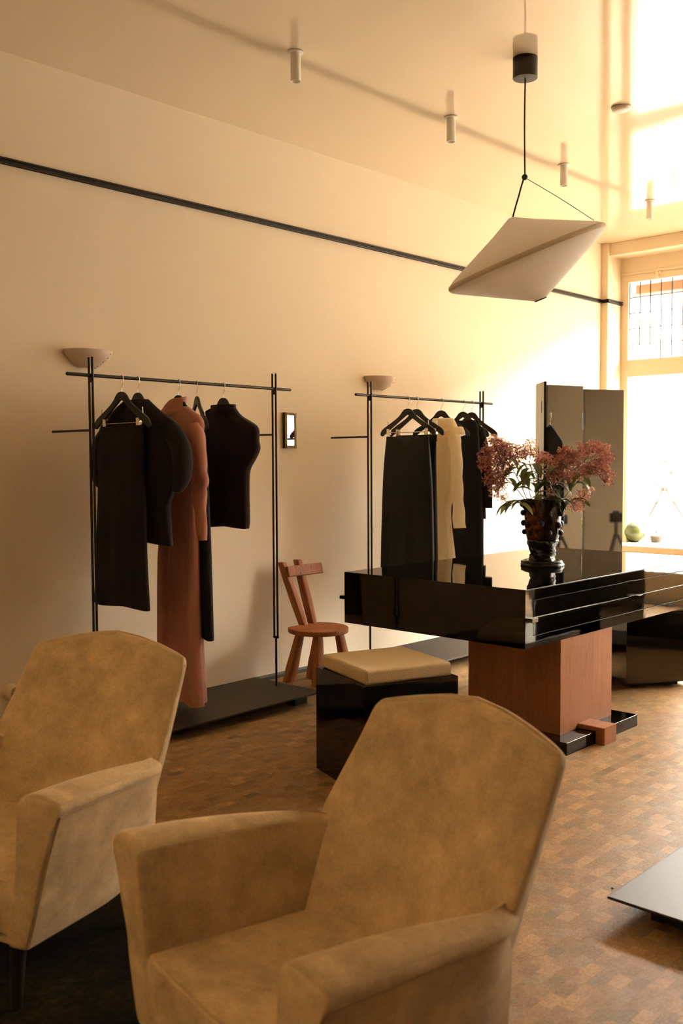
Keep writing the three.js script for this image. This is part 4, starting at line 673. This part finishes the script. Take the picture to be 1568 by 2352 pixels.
// ---------- the street ----------
struct('street', box(-60, 60, -0.5, -0.12, -70, -9.3), std({ color: lin(0.40, 0.37, 0.32), map: rep(streetMap, 0.3), roughness: 0.95 }));
{
  const t = thing('street_facade', 'pale building front across the street, washed out in the window', 'building', [0, -0.12, -33]);
  const pale = std({ color: lin(0.17, 0.155, 0.13), roughness: 0.9 }), stone = std({ color: lin(0.014, 0.011, 0.009), roughness: 0.9 }), dark = std({ color: lin(0.10, 0.09, 0.08), roughness: 0.25 });
  mesh('wall', box(-45, 75, 0, 11, -6, 0), pale, t);
  mesh('cornice', merge([box(-45, -9.2, 2.02, 2.12, -0.1, 0.25, 0.02), box(-45, -9.2, 1.30, 1.36, -0.1, 0.08, 0.02)]), stone, t);
  mesh('string_course', merge([box(-9.0, 75, 3.9, 4.05, -0.1, 0.3, 0.02), box(-9.0, 75, 2.75, 2.9, -0.1, 0.2, 0.02)]), stone, t);
  for (let i = 0; i < 8; i++) for (const y of [4.6, 7.8]) { const w = mesh('window', box(-40 + i * 8, -37.6 + i * 8, y, y + 2.0, -0.05, 0.06, 0.02), pale, t); mesh('pane', box(-39.8 + i * 8, -37.8 + i * 8, y + 0.15, y + 1.85, 0.05, 0.075, 0.005), dark, w); }
  for (let i = 0; i < 5; i++) { const d = mesh('shop_door', box(-26 + i * 5.2, -24.6 + i * 5.2, 0, 1.25, 0, 0.06, 0.02), std({ color: lin(0.34, 0.30, 0.25), roughness: 0.6 }), t); mesh('door_panel', box(-25.8 + i * 5.2, -24.8 + i * 5.2, 0.1, 1.15, 0.05, 0.08, 0.01), pale, d); }
}
{
  const t = thing('street_crate', 'low slatted wooden crate on legs out in the street, seen above the grey pot', 'crate', [-3.86, -0.12, -17.9], 0.43);
  const w = std({ color: lin(0.014, 0.009, 0.006), roughness: 0.8 });
  for (let i = 0; i < 7; i++) mesh('slat', box(-0.29 + i * 0.083, -0.215 + i * 0.083, 0.11, 0.245, -0.015, 0.015, 0.004), w, t);
  mesh('top_rail', box(-0.32, 0.30, 0.235, 0.26, -0.16, 0.03, 0.004), w, t);
  for (const x of [-0.2, 0.14]) for (const z of [0, -0.15]) mesh('leg', box(x - 0.03, x + 0.03, 0, 0.12, z - 0.02, z + 0.02, 0.004), w, t);
}
// someone striding past, far off in the glare
function sdf(fn, lo, hi, res) {
  const mc = new MarchingCubes(res, new THREE.MeshBasicMaterial(), false, false, 60000), s = hi.clone().sub(lo), h = res / 2;
  mc.isolation = 0; mc.reset();
  for (let k = 0; k < res; k++) for (let j = 0; j < res; j++) for (let i = 0; i < res; i++) mc.field[k * res * res + j * res + i] = -fn(lo.x + s.x * i / res, lo.y + s.y * j / res, lo.z + s.z * k / res);
  mc.update(); const n = mc.count, P = new Float32Array(n * 3), N = mc.normalArray.slice(0, n * 3);
  for (let i = 0; i < n; i++) { P[i * 3] = lo.x + s.x * (mc.positionArray[i * 3] + 1) / 2; P[i * 3 + 1] = lo.y + s.y * (mc.positionArray[i * 3 + 1] + 1) / 2; P[i * 3 + 2] = lo.z + s.z * (mc.positionArray[i * 3 + 2] + 1) / 2; }
  const g = new THREE.BufferGeometry(); g.setAttribute('position', new THREE.BufferAttribute(P, 3)); g.setAttribute('normal', new THREE.BufferAttribute(N, 3)); return g;
}
const capsule = (x, y, z, a, b) => { const dx = b[0] - a[0], dy = b[1] - a[1], dz = b[2] - a[2], t = clamp(((x - a[0]) * dx + (y - a[1]) * dy + (z - a[2]) * dz) / (dx * dx + dy * dy + dz * dz || 1), 0, 1); return Math.hypot(x - a[0] - t * dx, y - a[1] - t * dy, z - a[2] - t * dz) - lerp(a[3], b[3], t); };
const smin = (a, b, k) => { const h = Math.max(k - Math.abs(a - b), 0) / k; return Math.min(a, b) - h * h * k / 4; };
const bones = (list, k, grow = 0) => (x, y, z) => { let d = 9; for (const [a, b] of list) d = smin(d, capsule(x, y, z, a, b), k); return d - grow; };
{
  const t = thing('person', 'person striding past outside in a beige jacket and pale trousers with a blue bag', 'person', [-6.18, -0.12, -23.1], 0.43);
  const torso = [[[0, 0.92, 0, 0.125], [0, 1.16, 0, 0.115]], [[0, 1.16, 0, 0.115], [0, 1.30, 0.01, 0.10]], [[-0.10, 1.30, 0, 0.07], [0.10, 1.30, 0, 0.07]]];
  const legs = [[[-0.06, 0.88, 0, 0.09], [-0.20, 0.48, 0.02, 0.060]], [[-0.20, 0.48, 0.02, 0.060], [-0.38, 0.09, 0, 0.040]], [[0.07, 0.88, 0, 0.09], [0.26, 0.50, 0.02, 0.060]], [[0.26, 0.50, 0.02, 0.060], [0.46, 0.13, 0, 0.040]]];
  const feet = [[[-0.38, 0.05, 0, 0.040], [-0.28, 0.035, 0.05, 0.032]], [[0.47, 0.10, 0, 0.036], [0.56, 0.06, 0.05, 0.030]]];
  const arms = [[[-0.17, 1.29, 0, 0.050], [-0.24, 1.06, 0.04, 0.042]], [[-0.24, 1.06, 0.04, 0.042], [-0.14, 0.88, 0.12, 0.034]], [[0.17, 1.29, 0, 0.050], [0.28, 1.08, 0.02, 0.042]], [[0.28, 1.08, 0.02, 0.042], [0.32, 0.86, 0.10, 0.034]]];
  const hands = [[[-0.14, 0.87, 0.12, 0.03], [-0.10, 0.80, 0.14, 0.022]], [[0.32, 0.85, 0.10, 0.03], [0.33, 0.77, 0.12, 0.022]]];
  const head = [[[0, 1.34, 0.01, 0.05], [0.01, 1.45, 0.03, 0.055]], [[0.01, 1.48, 0.02, 0.088], [0.015, 1.54, 0.02, 0.085]], [[0.02, 1.49, 0.10, 0.014], [0.02, 1.475, 0.115, 0.012]]];
  const lo = V(-0.7, -0.05, -0.45), hi = V(0.8, 1.7, 0.55);
  mesh('body', sdf(bones([...torso, ...legs, ...feet, ...arms, ...hands, ...head], 0.04, -0.004), lo, hi, 84), std({ color: lin(0.018, 0.012, 0.009), roughness: 0.8 }), t);
  mesh('jacket', sdf(bones([...torso, ...arms], 0.06, 0.018), lo, hi, 72), std({ color: lin(0.014, 0.012, 0.0075), roughness: 0.9 }), t);
  mesh('trousers', sdf(bones([...legs, [[0, 0.92, 0, 0.11], [0, 0.86, 0, 0.115]]], 0.05, 0.020), lo, hi, 72), std({ color: lin(0.013, 0.0108, 0.008), roughness: 0.9 }), t);
  mesh('hair', sdf((x, y, z) => Math.max(Math.hypot(x - 0.012, (y - 1.535) * 0.95, z - 0.005) - 0.102, -(Math.hypot(x - 0.02, y - 1.47, z - 0.12) - 0.10)), V(-0.2, 1.35, -0.2), V(0.25, 1.75, 0.25), 40), std({ color: lin(0.010, 0.008, 0.006), roughness: 0.9 }), t);
  const b = thing('shoulder_bag', 'blue bag hanging low beside the person in the street', 'bag', [-6.10, 0.03, -22.95], 0.43);
  mesh('pouch', loft([[0.01, 0.20, 0.05], [0.0, 0.235, 0.06], [0.10, 0.21, 0.06], [0.22, 0.14, 0.05], [0.34, 0.05, 0.03], [0.40, 0.02, 0.02]].map(([y, w, d]) => Array.from({ length: 24 }, (_, i) => { const a = 2 * Math.PI * i / 24; return [w * Math.cos(a), y, -d * Math.sin(a)]; }))), std({ color: lin(0.0045, 0.0065, 0.0072), roughness: 0.8 }), b);
  mesh('strap', tube([[-0.01, 0.38, 0], [0.02, 0.60, 0.02], [0.0, 0.80, 0.02]], 0.008, 12, 6), M.darkWood, b);
}
// a tripod over by the window, mirrored in the screen
{
  const t = thing('tripod', 'black camera tripod mirrored in the right leaf of the folding screen', 'tripod', [4.55, 0, -7.36]);
  for (let i = 0; i < 3; i++) { const a = 0.5 + i * 2.094; mesh('leg', rod([0.02 * Math.cos(a), 0.52, 0.02 * Math.sin(a)], [0.24 * Math.cos(a), 0.012, 0.24 * Math.sin(a)], 0.016), M.black, t); }
  mesh('column', rod([0, 0.48, 0], [0, 0.66, 0], 0.018), M.black, t);
  mesh('camera_body', merge([box(-0.045, 0.045, 0.66, 0.76, -0.07, 0.07, 0.012, 3), rod([-0.05, 0.71, 0], [-0.13, 0.71, 0], 0.038, 24), box(-0.03, 0.03, 0.75, 0.79, -0.035, 0.035, 0.01, 2)]), M.black, t);
}
renderer.render(scene, camera);
